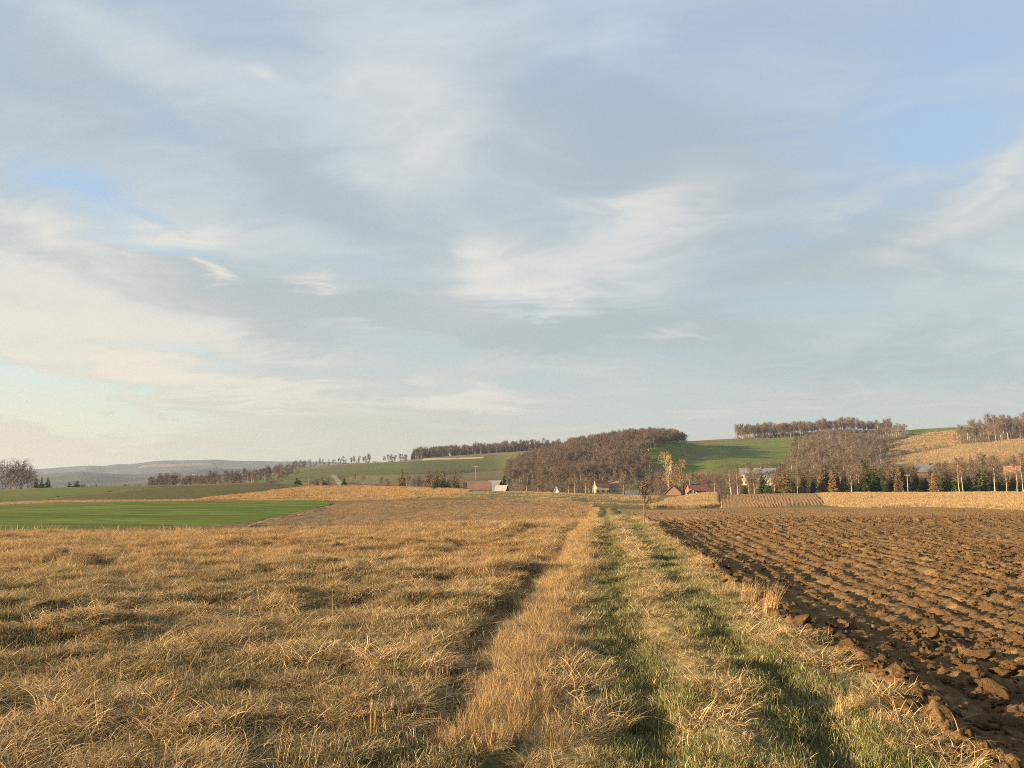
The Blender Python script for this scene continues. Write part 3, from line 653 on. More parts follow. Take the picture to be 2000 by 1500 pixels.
# the track: green in the ruts, straw tufts between
x, y = fan_points(62000, 2.6, 60, -0.2, 0.95, 11); a = side(x, y) ; ew = edge_wob(x, y)
k = (a > -0.85) & (a < EDGE + ew - 0.02); x, y, a, ew = x[k], y[k], a[k], ew[k]
inrut = np.maximum(np.exp(-(a / 0.44) ** 4), np.exp(-((a - 1.36) / 0.42) ** 4))
greenness = inrut + 0.75 * fbm(x / 0.6, y / 0.8, 97, 3) + 0.34 * (1 - sstep(7, 16, y)) * sstep(-0.4, 1.2, a)
kg = greenness > 0.66 + 0.25 * (rng.random(len(x)) - 0.5)
lay('green_grass', c_grn, x[kg], y[kg], rng.uniform(0.6, 1.0, kg.sum()) * (1 + 0.012 * y[kg]), rng.integers(0, 5, kg.sum()), 'short green grass in the wheel ruts of the track')
ks = ~kg & (rng.random(len(x)) < 0.85) & (inrut < 0.6)
tf = 0.40 + 0.80 * sstep(0.0, 0.42, fbm(x / 0.5, y / 0.5, 98, 3) + 0.12 * np.exp(-((a - 0.68) / 0.3) ** 2) + 0.10 * sstep(1.7, 2.1, a))
lay('tuft_grass', c_mat, x[ks], y[ks], (tf * (1 + 0.008 * y))[ks], np.where(rng.random(ks.sum()) < 0.30, rng.integers(5, 8, ks.sum()), rng.integers(0, 5, ks.sum())), 'pale dead tufts on the hump and verges of the track')
# dry weeds beyond the crest and in the mid distance
x, y = fan_points(26000, 45, 130, -0.75, 0.16, 60); a = side(x, y)
uu = 1000 + x / y * FPX * 1.0093
hollow = (uu > 470 - 0 * y) & (y > 47) & (y < 125) & (a < -1.6) & ~((uu < 690) & (y > 62 + (690 - uu) * -0.1) & (uu < 655) & (y > 70))
border = (uu <= 560) & (y < 53)
k = (hollow & (fbm(x / 6, y / 6, 99, 3) > -0.22)) | (border & (rng.random(len(x)) < 0.7)); x, y = x[k], y[k]
z = land(x, y)
scatter('fallow_grass', c_fal, np.stack([x, y, z + 0.05], -1), np.stack([rng.normal(0, .1, len(x)), rng.normal(0, .1, len(x)), rng.uniform(0, 6.28, len(x))], -1),
        rng.uniform(0.6, 1.2, len(x)) * np.where(border[k], np.where(rng.random(len(x)) < 0.12, 3.0, 1.5), 0.85), rng.integers(0, 4, len(x)), 'brown dry weeds in the hollow beyond the meadow', 'grass')

def sow(label, coll, n, size, name, nvar=4, cover=-1.0):
    """stems standing on one of the field sheets"""
    o, gx, gy, gz = GRIDS[label]; nv, nu = gx.shape
    fu = rng.random(n) * (nu - 1.001); fv = rng.random(n) * (nv - 1.001); i = fv.astype(int); j = fu.astype(int); a = fu - j; b = fv - i
    bl = lambda G: (G[i, j] * (1 - a) + G[i, j + 1] * a) * (1 - b) + (G[i + 1, j] * (1 - a) + G[i + 1, j + 1] * a) * b
    x, y, z = bl(gx), bl(gy), bl(gz)
    k = fbm(x / 7, y / 7, 105, 3) + 0.5 * (rng.random(n) - 0.5) > cover; x, y, z = x[k], y[k], z[k]; n = len(x)
    sz = rng.uniform(0.6, 1.2, n) * size * (0.5 + y / 220)
    scatter(name, coll, np.stack([x, y, z - 0.03], -1), np.stack([rng.normal(0, .12, n), rng.normal(0, .12, n), rng.uniform(0, 6.28, n)], -1), np.stack([sz, sz, sz * 0.75], -1), rng.integers(0, nvar, n), '', '', o)
sow('tan dry grass field rising to the village edge', c_far, 9000, 1.3, 'dry_grass', 5, -0.2)
sow('straw coloured field below the row of trees', c_pale, 14000, 1.3, 'straw_stems')
sow('rounded straw coloured grass bank before the red roofed house', c_pale, 5000, 1.2, 'straw_stems')
sow('green and tan grass strip in front of the village barns', c_pale, 5000, 1.1, 'dry_grass', 4, 0.05)
sow('thin pale grass strip along the far edge of the green field', c_pale, 2500, 0.8, 'straw_stems')
sow('sunlit straw hillside at the far right edge', c_pale, 2600, 1.6, 'straw_stems', 4, -0.1)
sow('upper straw slope in the gap between two groves', c_pale, 3000, 1.6, 'straw_stems', 4, -0.1)
# ------------------------------------------------------------------ clods
def ico(sub):
    import bmesh
    bm = bmesh.new(); bmesh.ops.create_icosphere(bm, subdivisions=sub, radius=1.0)
    v = np.array([q.co[:] for q in bm.verts]); f = np.array([[q.index for q in p.verts] for p in bm.faces]); bm.free()
    return v, f
ICO2 = ico(3); ICO1 = ico(2)
def clod(seed, base=ICO1):
    v, f = base; g = np.random.default_rng(seed); v = v.copy()
    d = 0
    for k in range(5):
        fr = g.normal(0, 1, 3) * 1.6 * 1.6 ** k; d = d + 0.24 * 0.74 ** k * np.sin(v @ fr + g.random() * 6)
    for k in range(5):                       # broken faces
        nrm = g.normal(0, 1, 3); nrm /= np.linalg.norm(nrm); h = v @ nrm; c = g.uniform(0.45, 0.8)
        v = v - np.outer(np.maximum(h - c, 0) * 0.8, nrm)
    d = d + 0.10 * np.abs(np.sin(v @ (g.normal(0, 1, 3) * 9))) * np.sin(v @ (g.normal(0, 1, 3) * 7)) + g.normal(0, 0.035, len(v))
    v = v * (1 + d)[:, None] * np.array([1.0, g.uniform(0.6, 0.95), g.uniform(0.5, 0.75)])
    return mesh_np('clod', v, None, f, False)
clods = [clod(600 + i, ICO2) for i in range(8)]
c_clod = protos('clods', [clod(620 + i) for i in range(8)], M['soil'])
x, y = fan_points(70000, 3, 70, 0.05, 1.05, 10); a = side(x, y); b = a - EDGE - edge_wob(x, y)
k = (b > -0.05); x, y, b = x[k], y[k], b[k]
dens = np.exp(-((b - 0.1) / 0.25) ** 2) * 0.9 + 0.25 + 0.75 * sstep(-0.05, 0.35, fbm(x / 1.9, y / 1.9, 47, 3) + 0.25 * sstep(2.0, 6.0, b) - 0.12) * sstep(0.2, 2.4, b)
k = rng.random(len(x)) < dens; x, y, b = x[k], y[k], b[k]
z = near_ground(x, y); s = rng.gamma(1.3, 0.012, len(x)) + 0.008; s = np.minimum(s, 0.09) * (1 + 0.006 * y)
scatter('loose_clods', c_clod, np.stack([x, y, z + s * 0.1], -1), rng.uniform(0, 6.28, (len(x), 3)), s, rng.integers(0, 8, len(x)), '', '', plough)
# the big clods of the picture, one by one
big = [(1555, 1216, .21), (1528, 1208, .13), (1585, 1222, .15), (1640, 1250, .17), (1612, 1238, .13), (1668, 1262, .15), (1690, 1255, .14), (1735, 1262, .14), (1630, 1155, .16), (1605, 1150, .12), (1655, 1160, .12),
       (1920, 1290, .22), (1950, 1305, .20), (1885, 1312, .18), (1975, 1318, .18), (1940, 1325, .17), (1905, 1335, .15), (1865, 1300, .14), (1990, 1300, .14), (1930, 1350, .18), (1952, 1362, .12),
       (1785, 1360, .16), (1768, 1375, .20), (1800, 1378, .14), (1745, 1385, .17), (1780, 1395, .20), (1755, 1405, .12), (1715, 1335, .12), (1835, 1390, .10), (1855, 1396, .09), (1705, 1300, .12),
       (1820, 1205, .16), (1785, 1198, .13), (1850, 1208, .13), (1940, 1235, .16), (1905, 1228, .13), (1965, 1240, .14), (1990, 1250, .15), (1840, 1275, .14), (1800, 1270, .14), (1775, 1282, .11), (1700, 1160, .13), (1720, 1165, .12),
       (1920, 1425, .16), (1850, 1490, .16), (1825, 1482, .13), (1870, 1478, .12), (1430, 1135, .12), (1420, 1110, .11), (1400, 1090, .12), (1380, 1078, .11)]
for (u, v, r) in big:
    r *= 0.68
    s = float(slope_v(v)); Yc = EYE / -s
    for _ in range(6):
        Xc = float(tan_u(u, v)) * Yc; zc_ = float(near_ground(np.array([Xc]), np.array([Yc]))[0]); Yc = (EYE - zc_) / -s
    o = obj('soil_clod', random.choice(clods), M['soil'], plough, loc=(Xc, Yc, zc_ + r * 0.15))
    o.scale = (r, r, r * random.uniform(0.7, 0.95)); o.rotation_euler = (random.uniform(-.5, .5), random.uniform(-.5, .5), random.uniform(0, 6.28))
kk = 0
while kk < 200:
    Yc = random.uniform(5, 26); Xc = rut(Yc) + EDGE + 0.25 + abs(random.gauss(0, 1)) * Yc * 0.35
    if Xc / Yc > 0.95 or fbm(np.array([Xc / 1.9]), np.array([Yc / 1.9]), 47, 3)[0] < -0.05: continue
    r = random.uniform(0.045, 0.10); zc_ = float(near_ground(np.array([Xc]), np.array([Yc]))[0])
    o = obj('soil_clod', random.choice(clods), M['soil'], plough, loc=(Xc, Yc, zc_ + r * 0.1))
    o.scale = (r, r, r * random.uniform(0.6, 0.9)); o.rotation_euler = (random.uniform(-.5, .5), random.uniform(-.5, .5), random.uniform(0, 6.28)); kk += 1

# ------------------------------------------------------------------ trees
class MB:
    """collects tubes, ribbons and boxes; build() links them as one mesh"""
    def __init__(s): s.V = []; s.F = []; s.n = 0
    def add(s, v, f): s.V.append(np.asarray(v, float)); s.F += [tuple(int(i) + s.n for i in q) for q in f]; s.n += len(v)
    def tube(s, pts, rad, k=5):
        pts = np.asarray(pts, float); v = []
        for i, p in enumerate(pts):
            d = pts[min(i + 1, len(pts) - 1)] - pts[max(i - 1, 0)]; d /= (np.linalg.norm(d) + 1e-9)
            a = np.cross(d, [0.31, 0.95, 0.05]); a /= (np.linalg.norm(a) + 1e-9); b = np.cross(d, a)
            for j in range(k):
                t = 6.2832 * j / k; v.append(p + rad[i] * (math.cos(t) * a + math.sin(t) * b))
        f = [(i * k + j, i * k + (j + 1) % k, (i + 1) * k + (j + 1) % k, (i + 1) * k + j) for i in range(len(pts) - 1) for j in range(k)]
        f.append(tuple(range((len(pts) - 1) * k, len(pts) * k)))
        s.add(v, f)
    def twig(s, p, q, w, g):
        d = q - p; a = np.cross(d, g.normal(0, 1, 3)); a *= w / (np.linalg.norm(a) + 1e-9)
        s.add([p - a, p + a, q], [(0, 1, 2)])
    def box(s, lo, hi):
        x0, y0, z0 = lo; x1, y1, z1 = hi
        s.add([(x0, y0, z0), (x1, y0, z0), (x1, y1, z0), (x0, y1, z0), (x0, y0, z1), (x1, y0, z1), (x1, y1, z1), (x0, y1, z1)],
              [(0, 3, 2, 1), (4, 5, 6, 7), (0, 1, 5, 4), (1, 2, 6, 5), (2, 3, 7, 6), (3, 0, 4, 7)])
    def mesh(s, name):
        me = bpy.data.meshes.new(name); me.from_pydata(np.concatenate(s.V).tolist(), [], s.F); me.update(); return me
def unit(az, el): return np.array([math.cos(el) * math.cos(az), math.cos(el) * math.sin(az), math.sin(el)])
def bare_tree(seed, H=1.0, cb=0.28, cr=0.24, up=(30, 65), droop=0.0, n1=16, n2=7, n3=4, tr=0.013, stems=1, tw=0.0028):
    """unit-height bare tree: trunk with limbs, and the twigs of its crown"""
    g = np.random.default_rng(seed); T = MB(); C = MB()
    for st in range(stems):
        lean = g.normal(0, 0.04 + 0.05 * (stems > 1), 2); hh = 1.0 if st == 0 else g.uniform(0.8, 0.97)
        tp = np.array([[lean[0] * f + g.normal(0, 0.006), lean[1] * f + g.normal(0, 0.006), f * hh] for f in np.linspace(0, 1, 7)])
        tp[0, 2] = -0.03
        T.tube(tp, tr * np.array([1.15, 0.95, 0.8, 0.62, 0.45, 0.25, 0.08]), 5)
        for i in range(n1 // stems):
            h = cb + (0.97 - cb) * g.random() ** 0.9; f = h * 6
            k = min(int(f), 5); p = tp[k] * (1 - (f - k)) + tp[k + 1] * (f - k); p = np.array([p[0], p[1], h * hh])
            prof = math.sin(math.pi * min(1, ((h - cb) / (1 - cb)) * 0.80 + 0.2)) ** 0.7
            L = cr * (0.45 + 0.75 * prof) * g.uniform(0.75, 1.2); az = g.random() * 6.283; el = R(g.uniform(*up))
            pts = [p]; q = p
            for s_ in range(3):
                q = q + unit(az, el) * L / 3; pts.append(q); el += R(12) - droop * 0.35; az += g.normal(0, 0.2)
            C.tube(pts, tr * 0.34 * np.array([1, 0.7, 0.45, 0.12]), 3)
            pts = np.array(pts)
            for j in range(n2):
                f = g.uniform(0.25, 1.0) * 3; kk_ = min(int(f), 2); b = pts[kk_] * (1 - (f - kk_)) + pts[kk_ + 1] * (f - kk_)
                d = unit(az + g.normal(0, 0.9), R(g.uniform(5, 75)) - droop) ; e = b + d * L * g.uniform(0.3, 0.62)
                C.twig(b, e, tw * 1.5, g)
                for m in range(n3):
                    f = g.uniform(0.3, 1.0); b2 = b * (1 - f) + e * f
                    d2 = unit(az + g.normal(0, 1.3), R(g.uniform(-15, 80)) - droop * 2.2)
                    C.twig(b2, b2 + d2 * L * g.uniform(0.16, 0.36), tw, g)
    return T, C
def conifer(seed, cr=0.2, layers=20, per=12, bare=False, tr=0.014):
    g = np.random.default_rng(seed); T = MB(); C = MB()
    T.tube([(0, 0, -0.03), (0.004, 0, 0.5), (0, 0.003, 1.0)], [tr, tr * 0.6, tr * 0.08], 5)
    for i in range(layers):
        h = 0.05 + 0.93 * (i / layers) ** 0.95
        r = cr * (1 - h) ** 0.75 * g.uniform(0.8, 1.15) + 0.008
        for j in range(per if h < 0.7 else per // 2 + 1):
            az = g.random() * 6.283; L = r * g.uniform(0.7, 1.15); p = np.array([0, 0, h + g.normal(0, 0.012)])
            if bare:
                e = p + unit(az, R(g.uniform(5, 35))) * L; C.twig(p, e, 0.006, g)
                for m in range(6):
                    f = g.uniform(0.25, 1); b = p * (1 - f) + e * f
                    C.twig(b, b + unit(az + g.normal(0, 1.0), R(g.uniform(-50, 50))) * L * g.uniform(0.25, 0.55), 0.0085, g)
            else:
                e = p + unit(az, R(g.uniform(-28, 8))) * L; sd_ = unit(az + 1.57, 0) * L * 0.30
                md = (p + e) / 2 + np.array([0, 0, 0.10 * L]); dr = np.array([0, 0, -0.35 * L])
                C.add([p, md + sd_ * 0.9 + dr * 0.6, e + dr * 0.2, md - sd_ * 0.9 + dr * 0.6, md], [(0, 1, 4), (1, 2, 4), (2, 3, 4), (3, 0, 4)])
                for m in range(3):
                    f = g.uniform(0.35, 1); b = p * (1 - f) + e * f
                    C.twig(b, b + unit(az + g.normal(0, 0.9), R(g.uniform(-60, 10))) * L * 0.4, 0.012, g)
    return T, C
def bush(seed, n=60, w=0.6):
    g = np.random.default_rng(seed); C = MB()
    for i in range(n):
        az = g.random() * 6.283; p = np.array([g.normal(0, w * 0.3), g.normal(0, w * 0.3), -0.03]); el = R(g.uniform(45, 88))
        e = p + unit(az, el) * g.uniform(0.5, 1.0); C.twig(p, e, 0.009, g)
        for m in range(5):
            f = g.uniform(0.3, 1); b = p * (1 - f) + e * f
            C.twig(b, b + unit(az + g.normal(0, 1.2), R(g.uniform(0, 80))) * g.uniform(0.12, 0.32), 0.006, g)
    return C
def bark(name, c, c2): return plain(name, c, c2, 3.0, 0.9)
def twig_mat(name, c1, c2, vary=0.25):
    m, w = new_mat(name); oi = w.node('ShaderNodeObjectInfo')
    p = w.node('ShaderNodeTexCoord').outputs['Object']
    n = w.noise(p, 9, 2)
    c = w.mix(w.math('ADD', w.math('MULTIPLY', n, 0.5), w.math('MULTIPLY', oi.outputs['Random'], 0.5)), c1, c2)
    d = w.node('ShaderNodeBsdfDiffuse'); w.put(d.inputs[0], c); w.l.new(d.outputs[0], w.out.inputs[0])
    return m
M['birchbark'] = bark('birch_bark', (0.50, 0.43, 0.35, 1), (0.30, 0.25, 0.20, 1))
M['bark'] = bark('grey_bark', (0.20, 0.15, 0.11, 1), (0.13, 0.10, 0.075, 1))
M['twig'] = twig_mat('bare_twigs', (0.108, 0.084, 0.063, 1), (0.165, 0.125, 0.090, 1))
M['twigred'] = twig_mat('birch_twigs', (0.135, 0.094, 0.066, 1), (0.195, 0.134, 0.090, 1))
M['larch'] = twig_mat('larch_twigs', (0.19, 0.125, 0.06, 1), (0.26, 0.17, 0.08, 1))
M['willow'] = twig_mat('willow_twigs', (0.33, 0.24, 0.12, 1), (0.40, 0.28, 0.14, 1))
M['needle'] = twig_mat('spruce_needles', (0.030, 0.048, 0.018, 1), (0.055, 0.075, 0.024, 1))
M['pine'] = twig_mat('pine_needles', (0.07, 0.085, 0.028, 1), (0.10, 0.105, 0.035, 1))
def two(T, C, mt, mc, name):
    a = T.mesh(name + '_trunk'); b = C.mesh(name + '_crown'); a.materials.append(M[mt]); b.materials.append(M[mc]); return a, b
def one(T, C, mt, mc, name):
    """trunk and crown of a small far tree in one mesh"""
    n0 = len(T.F); J = MB()
    if T.V: J.add(np.concatenate(T.V), T.F)
    J.add(np.concatenate(C.V), C.F); me = J.mesh(name); me.materials.append(M[mt]); me.materials.append(M[mc])
    me.polygons.foreach_set('material_index', np.array([0] * n0 + [1] * (len(J.F) - n0), np.int32)); return me
KIND = {
 'birch': [two(*bare_tree(700 + i, cb=0.34, cr=0.20, up=(40, 72), droop=0.45, n1=20, n2=7, n3=5, tr=0.013, tw=0.0026), 'birchbark', 'twigred', 'birch') for i in range(4)],
 'birchpair': [two(*bare_tree(710 + i, cb=0.30, cr=0.20, up=(40, 70), droop=0.4, n1=24, n2=7, n3=5, stems=2), 'birchbark', 'twigred', 'birch') for i in range(3)],
 'bare': [two(*bare_tree(720 + i, cb=0.22, cr=0.30, n1=22, n2=8, n3=5), 'bark', 'twig', 'bare') for i in range(4)],
 'willow': [two(*bare_tree(730 + i, cb=0.2, cr=0.26, up=(50, 78), n1=22, n2=8, n3=5, stems=2, tr=0.018), 'willow_bark' if False else 'bark', 'willow', 'willow') for i in range(2)],
 'larch': [two(*conifer(740 + i, 0.19, 30, 12, True), 'bark', 'larch', 'larch') for i in range(3)],
 'spruce': [two(*conifer(750 + i, 0.30, 22, 14), 'bark', 'needle', 'spruce') for i in range(3)],
 'pine': [two(*conifer(760 + i, 0.30, 16, 12), 'bark', 'pine', 'pine') for i in range(2)],
}
NAMES = {'birch': 'birch_tree', 'birchpair': 'birch_tree', 'bare': 'bare_tree', 'willow': 'willow_tree', 'larch': 'larch_tree', 'spruce': 'spruce_tree', 'pine': 'pine_tree'}
WORDS = {'birch_tree': 'pale birch', 'bare_tree': 'bare tree', 'willow_tree': 'yellowish bare willow', 'larch_tree': 'brown larch', 'spruce_tree': 'dark spruce', 'pine_tree': 'broad green pine'}
def tree(kind, x, y, H, label, group, wide=1.0):
    T, C = random.choice(KIND[kind]); z = land1(x, y) - 0.1
    e = bpy.data.objects.new(NAMES[kind], None); COL.objects.link(e); e.location = (x, y, z)
    e.rotation_euler = (random.gauss(0, .02), random.gauss(0, .02), random.uniform(0, 6.28)); e.scale = (H * wide, H * wide, H)
    obj('trunk', T, None, e); obj('crown', C, None, e)
    return tag(e, label, NAMES[kind].split('_')[0] + ' tree' if kind != 'bare' else 'tree', group)
def at(u, Y, v=950): t = float(tan_u(u, v)); return t * Y, Y
def height(x, Y, vtop): return EYE + Y * float(slope_v(vtop)) - land1(x, Y)
ORD = ['first', 'second', 'third', 'fourth', 'fifth', 'sixth', 'seventh', 'eighth', 'ninth', 'tenth', 'eleventh', 'twelfth', 'thirteenth', 'fourteenth', 'fifteenth', 'sixteenth', 'seventeenth', 'eighteenth', 'nineteenth', 'twentieth']
def tree_row(spec, place, group):
    cnt = {}; tot = {}
    spec = sorted(spec, key=lambda s: s[1])
    for s in spec: tot[NAMES[s[0]]] = tot.get(NAMES[s[0]], 0) + 1
    for s in spec:
        kind, u, Y, vt = s[:4]; wide = s[4] if len(s) > 4 else 1.0
        nm = NAMES[kind]; i = cnt.get(nm, 0); cnt[nm] = i + 1
        lab = '%s %s' % (WORDS[nm], place) if tot[nm] == 1 else '%s %s from the left %s' % (ORD[i], WORDS[nm], place)
        x, y = at(u, Y); tree(kind, x, y, max(2, height(x, y, vt)), lab, group, wide)
tree_row([('birchpair', 1428, 300, 916, 1.25), ('birch', 1440, 304, 920, 1.2), ('birch', 1463, 285, 927), ('birch', 1473, 286, 924), ('spruce', 1490, 300, 921, 1.0),
    ('spruce', 1455, 296, 946, 1.6), ('spruce', 1500, 292, 942, 1.6), ('larch', 1533, 288, 914, 1.35), ('larch', 1519, 293, 934, 1.4), ('birch', 1558, 282, 930), ('larch', 1571, 290, 917, 1.2), ('spruce', 1588, 292, 930, 0.95),
    ('larch', 1605, 293, 916, 1.2), ('larch', 1627, 289, 917, 1.25), ('spruce', 1647, 290, 925, 0.95), ('birch', 1663, 283, 912), ('spruce', 1690, 290, 930, 1.1), ('spruce', 1706, 292, 926, 1.1), ('spruce', 1723, 291, 934, 1.1),
    ('larch', 1755, 288, 908, 1.0), ('spruce', 1742, 296, 930, .9), ('spruce', 1790, 290, 919, 1.0), ('spruce', 1808, 291, 929, 1.1), ('larch', 1825, 287, 914, 1.1), ('spruce', 1843, 290, 924, 1.1), ('spruce', 1862, 288, 921, 1.2), ('spruce', 1675, 294, 934, 1.0), ('spruce', 1698, 298, 934, 1.1), ('spruce', 1715, 299, 930, 1.0), ('spruce', 1776, 295, 927, 1.0), ('spruce', 1800, 298, 926, 1.0)],
   'in the row behind the straw field', 'trees in the row behind the straw field')
tree_row([('birch', 1872, 284, 899), ('birch', 1880, 286, 901), ('spruce', 1888, 292, 930, 1.2), ('pine', 1915, 296, 905, 1.0), ('birch', 1943, 281, 892), ('birch', 1965, 283, 908), ('birch', 1986, 281, 902), ('birch', 1998, 285, 893),
    ('pine', 1955, 305, 925, 1.3), ('pine', 1980, 300, 930, 1.4)], 'at the right end of the tree row', 'trees at the right end of the row')
tree_row([('larch', 785, 395, 914, 1.1), ('larch', 835, 390, 912, .9), ('larch', 852, 395, 915, 1.2), ('larch', 866, 398, 914, 1.1), ('spruce', 851, 385, 934, 1.3), ('spruce', 875, 386, 934, 1.2), ('spruce', 893, 384, 938, 1.1), ('bare', 886, 400, 921, 1.1), ('bare', 816, 395, 930, 1.0), ('birch', 800, 392, 926)],
   'left of the village barns', 'trees left of the barns')
tree_row([('spruce', 580, 400, 931, 1.3), ('spruce', 585, 398, 936, 1.5), ('spruce', 634, 400, 937, 2.0), ('spruce', 672, 395, 932, 1.5), ('spruce', 620, 402, 942, 2.2)], 'standing alone along the edge of the tan field', 'evergreens along the tan field')
tree_row([('spruce', 70, 470, 932, 1.0), ('spruce', 80, 475, 929, 0.8), ('spruce', 93, 465, 930, 1.0), ('spruce', 136, 480, 939, 1.2), ('spruce', 150, 470, 937, 1.6)], 'at the far left beyond the pasture', 'spruces beyond the pasture')
tree_row([('bare', u, Y, v) for u, Y, v in ((-40, 430, 905), (-15, 440, 908), (5, 430, 908), (18, 425, 909), (30, 440, 907), (42, 430, 911), (52, 450, 917), (60, 455, 928))], 'in the dark clump at the left edge', 'bare trees at the left edge')
tree_row([('birch', 1122, 365, 926), ('birch', 1143, 360, 930), ('birch', 1150, 362, 922), ('birch', 1157, 361, 928)], 'before the wooded hill, in front of the yellow house', 'birches before the wooded hill')
tree_row([('willow', 1309, 335, 893, 1.1), ('willow', 1322, 340, 905, 1.1)], 'above the brick gable', 'willows above the brick gable')

# woods: the nearest trees stand singly, the rest is a mass
FAR = {'birch': [one(*bare_tree(800 + i, cb=0.36, cr=0.22, up=(40, 72), droop=0.4, n1=18, n2=7, n3=6, tr=0.013, tw=0.0032), 'birchbark', 'twigred', 'birch_tree') for i in range(4)],
       'bare': [one(*bare_tree(810 + i, cb=0.26, cr=0.25, up=(38, 72), n1=22, n2=8, n3=7, tr=0.014, tw=0.0034), 'bark', 'twig', 'bare_tree') for i in range(5)],
       'spruce': [one(*conifer(820 + i, 0.22, 16, 12), 'bark', 'needle', 'spruce_tree') for i in range(3)],
       'bush': [one(MB(), bush(830 + i), 'bark', 'twig', 'bush') for i in range(4)],
       'larch': [one(*conifer(840 + i, 0.17, 18, 8, True), 'bark', 'larch', 'larch_tree') for i in range(2)]}
WOOD = [m for k in ('birch', 'bare', 'spruce', 'bush', 'larch') for m in FAR[k]]
c_wood = protos('wood', WOOD, None)
WIX = {'birch': (0, 4), 'bare': (4, 9), 'spruce': (9, 12), 'bush': (12, 16), 'larch': (16, 18)}
def inside(px, py, poly):
    r = np.zeros(len(px), bool); j = len(poly) - 1
    for i in range(len(poly)):
        (x1, y1), (x2, y2) = poly[i], poly[j]
        r ^= ((y1 > py) != (y2 > py)) & (px < (x2 - x1) * (py - y1) / (y2 - y1 + 1e-9) + x1); j = i
    return r
def to_px(x, y, z):
    dx = x; cf = y * math.cos(TH) + (z - EYE) * math.sin(TH); cu = -y * math.sin(TH) + (z - EYE) * math.cos(TH)
    return 1000 + FPX * dx / cf, 750 - FPX * cu / cf
CLEAR = [(1446, 1462, 508), (1488, 1512, 508), (1795, 1822, 528), (1160, 1210, 462), (1218, 1260, 405), (1303, 1332, 306), (1338, 1382, 318), (908, 992, 392)]
def wood(name, poly, y0, y1, n, gap, mixw, Hr, single, slabel, mlabel, group, cat='woodland', thin=None):
    """trees over the part of the hillside whose ground lies inside poly (in sight-line columns and rows)"""
    us = [p[0] for p in poly]
    Y = np.sqrt(rng.uniform(y0 ** 2, y1 ** 2, n * 14)); u = rng.uniform(min(us), max(us), n * 14)
    x = tan_u(u, 900) * Y; z = land(x, Y); pu, pv = to_px(x, Y, z)
    k = inside(pu, pv, poly)
    x, Y, z = x[k], Y[k], z[k]
    keep = []; cell = {}
    for i in range(len(x)):
        c = (int(x[i] // gap), int(Y[i] // gap))
        if c in cell: continue
        cell[c] = 1; keep.append(i)
        if len(keep) >= n: break
    x, Y, z = x[keep], Y[keep], z[keep]; pu = to_px(x, Y, z)[0]
    ks = list(mixw); wt = np.array([mixw[q] for q in ks], float); wt /= wt.sum()
    kd = rng.choice(len(ks), len(x), p=wt)
    H = (Hr[0] + (Hr[1] - Hr[0]) * np.clip(0.5 + 0.9 * fbm(x / 22, Y / 22, 88, 3) + rng.normal(0, 0.25, len(x)), -0.15, 1.2)) * np.array([0.35 if ks[q] == 'bush' else 1.0 for q in kd])
    wide = rng.uniform(0.75, 1.3, len(x)) * np.array([2.0 if ks[q] == 'bush' else 1.0 for q in kd])
    order = np.argsort(Y); nS = 0; mass = []
    for i in order:
        kdn = ks[kd[i]]
        if kdn != 'bush' and any(ua < pu[i] < ub and Y[i] < yh for ua, ub, yh in CLEAR): continue
        if nS < single and kdn in ('birch', 'bare', 'larch'):
            nm = {'birch': 'birch_tree', 'bare': 'bare_tree', 'larch': 'larch_tree'}[kdn]
            o = obj(nm, random.choice(FAR[kdn]), None, None, slabel[kdn], 'tree', group, None, (x[i], Y[i], z[i] - 0.2)); nS += 1
            o.rotation_euler = (random.gauss(0, .03), random.gauss(0, .03), random.uniform(0, 6.28)); o.scale = (H[i] * wide[i], H[i] * wide[i], H[i])
        else: mass.append(i)
    if mass:
        mass = np.array(mass); idx = np.array([rng.integers(*WIX[ks[kd[i]]]) for i in mass])
        scatter(name, c_wood, np.stack([x[mass], Y[mass], z[mass] - 0.2], -1), np.stack([rng.normal(0, .03, len(mass)), rng.normal(0, .03, len(mass)), rng.uniform(0, 6.28, len(mass))], -1),
                np.stack([H[mass] * wide[mass], H[mass] * wide[mass], H[mass]], -1), idx, mlabel, cat)
    return len(x)
HILL = [(985, 952), (995, 918), (1040, 903), (1100, 886), (1180, 869), (1250, 856), (1300, 853), (1352, 868), (1285, 876), (1262, 893), (1255, 905), (1275, 922), (1240, 938), (1150, 948)]
NW = []
NW.append(wood('woodland', HILL, 540, 880, 1900, 4.2, {'birch': 3, 'bare': 6, 'spruce': 0.35, 'bush': 1}, (7.5, 13), 90,
     {'birch': 'bare birch with pale stem among the front trees of the wooded hill', 'bare': 'bare brown tree among the front trees of the wooded hill'}, 'dense brown leafless wood covering the rounded hill', 'front trees of the wooded hill'))
NW.append(wood('woodland', [(1437, 861), (1560, 853), (1650, 845), (1740, 847), (1745, 838), (1650, 836), (1440, 852)], 1040, 1180, 520, 4, {'birch': 3, 'bare': 6, 'bush': 3}, (11, 18), 45,
     {'birch': 'bare birch in the long grove on the skyline above the green hill field', 'bare': 'bare tree in the long grove on the skyline above the green hill field'}, 'long leafless grove on the skyline above the green hill field', 'trees of the skyline grove'))
NW.append(wood('woodland', [(1552, 874), (1600, 857), (1700, 853), (1748, 862), (1738, 885), (1722, 908), (1690, 925), (1560, 930), (1510, 930), (1540, 910)], 540, 1010, 620, 5, {'birch': 4, 'bare': 6, 'bush': 2.5, 'spruce': 0.15}, (6, 13), 70,
     {'birch': 'bare birch in the brown wood right of the green hill field', 'bare': 'bare tree in the brown wood right of the green hill field'}, 'brown leafless wood right of the green hill field', 'trees of the brown wood'))
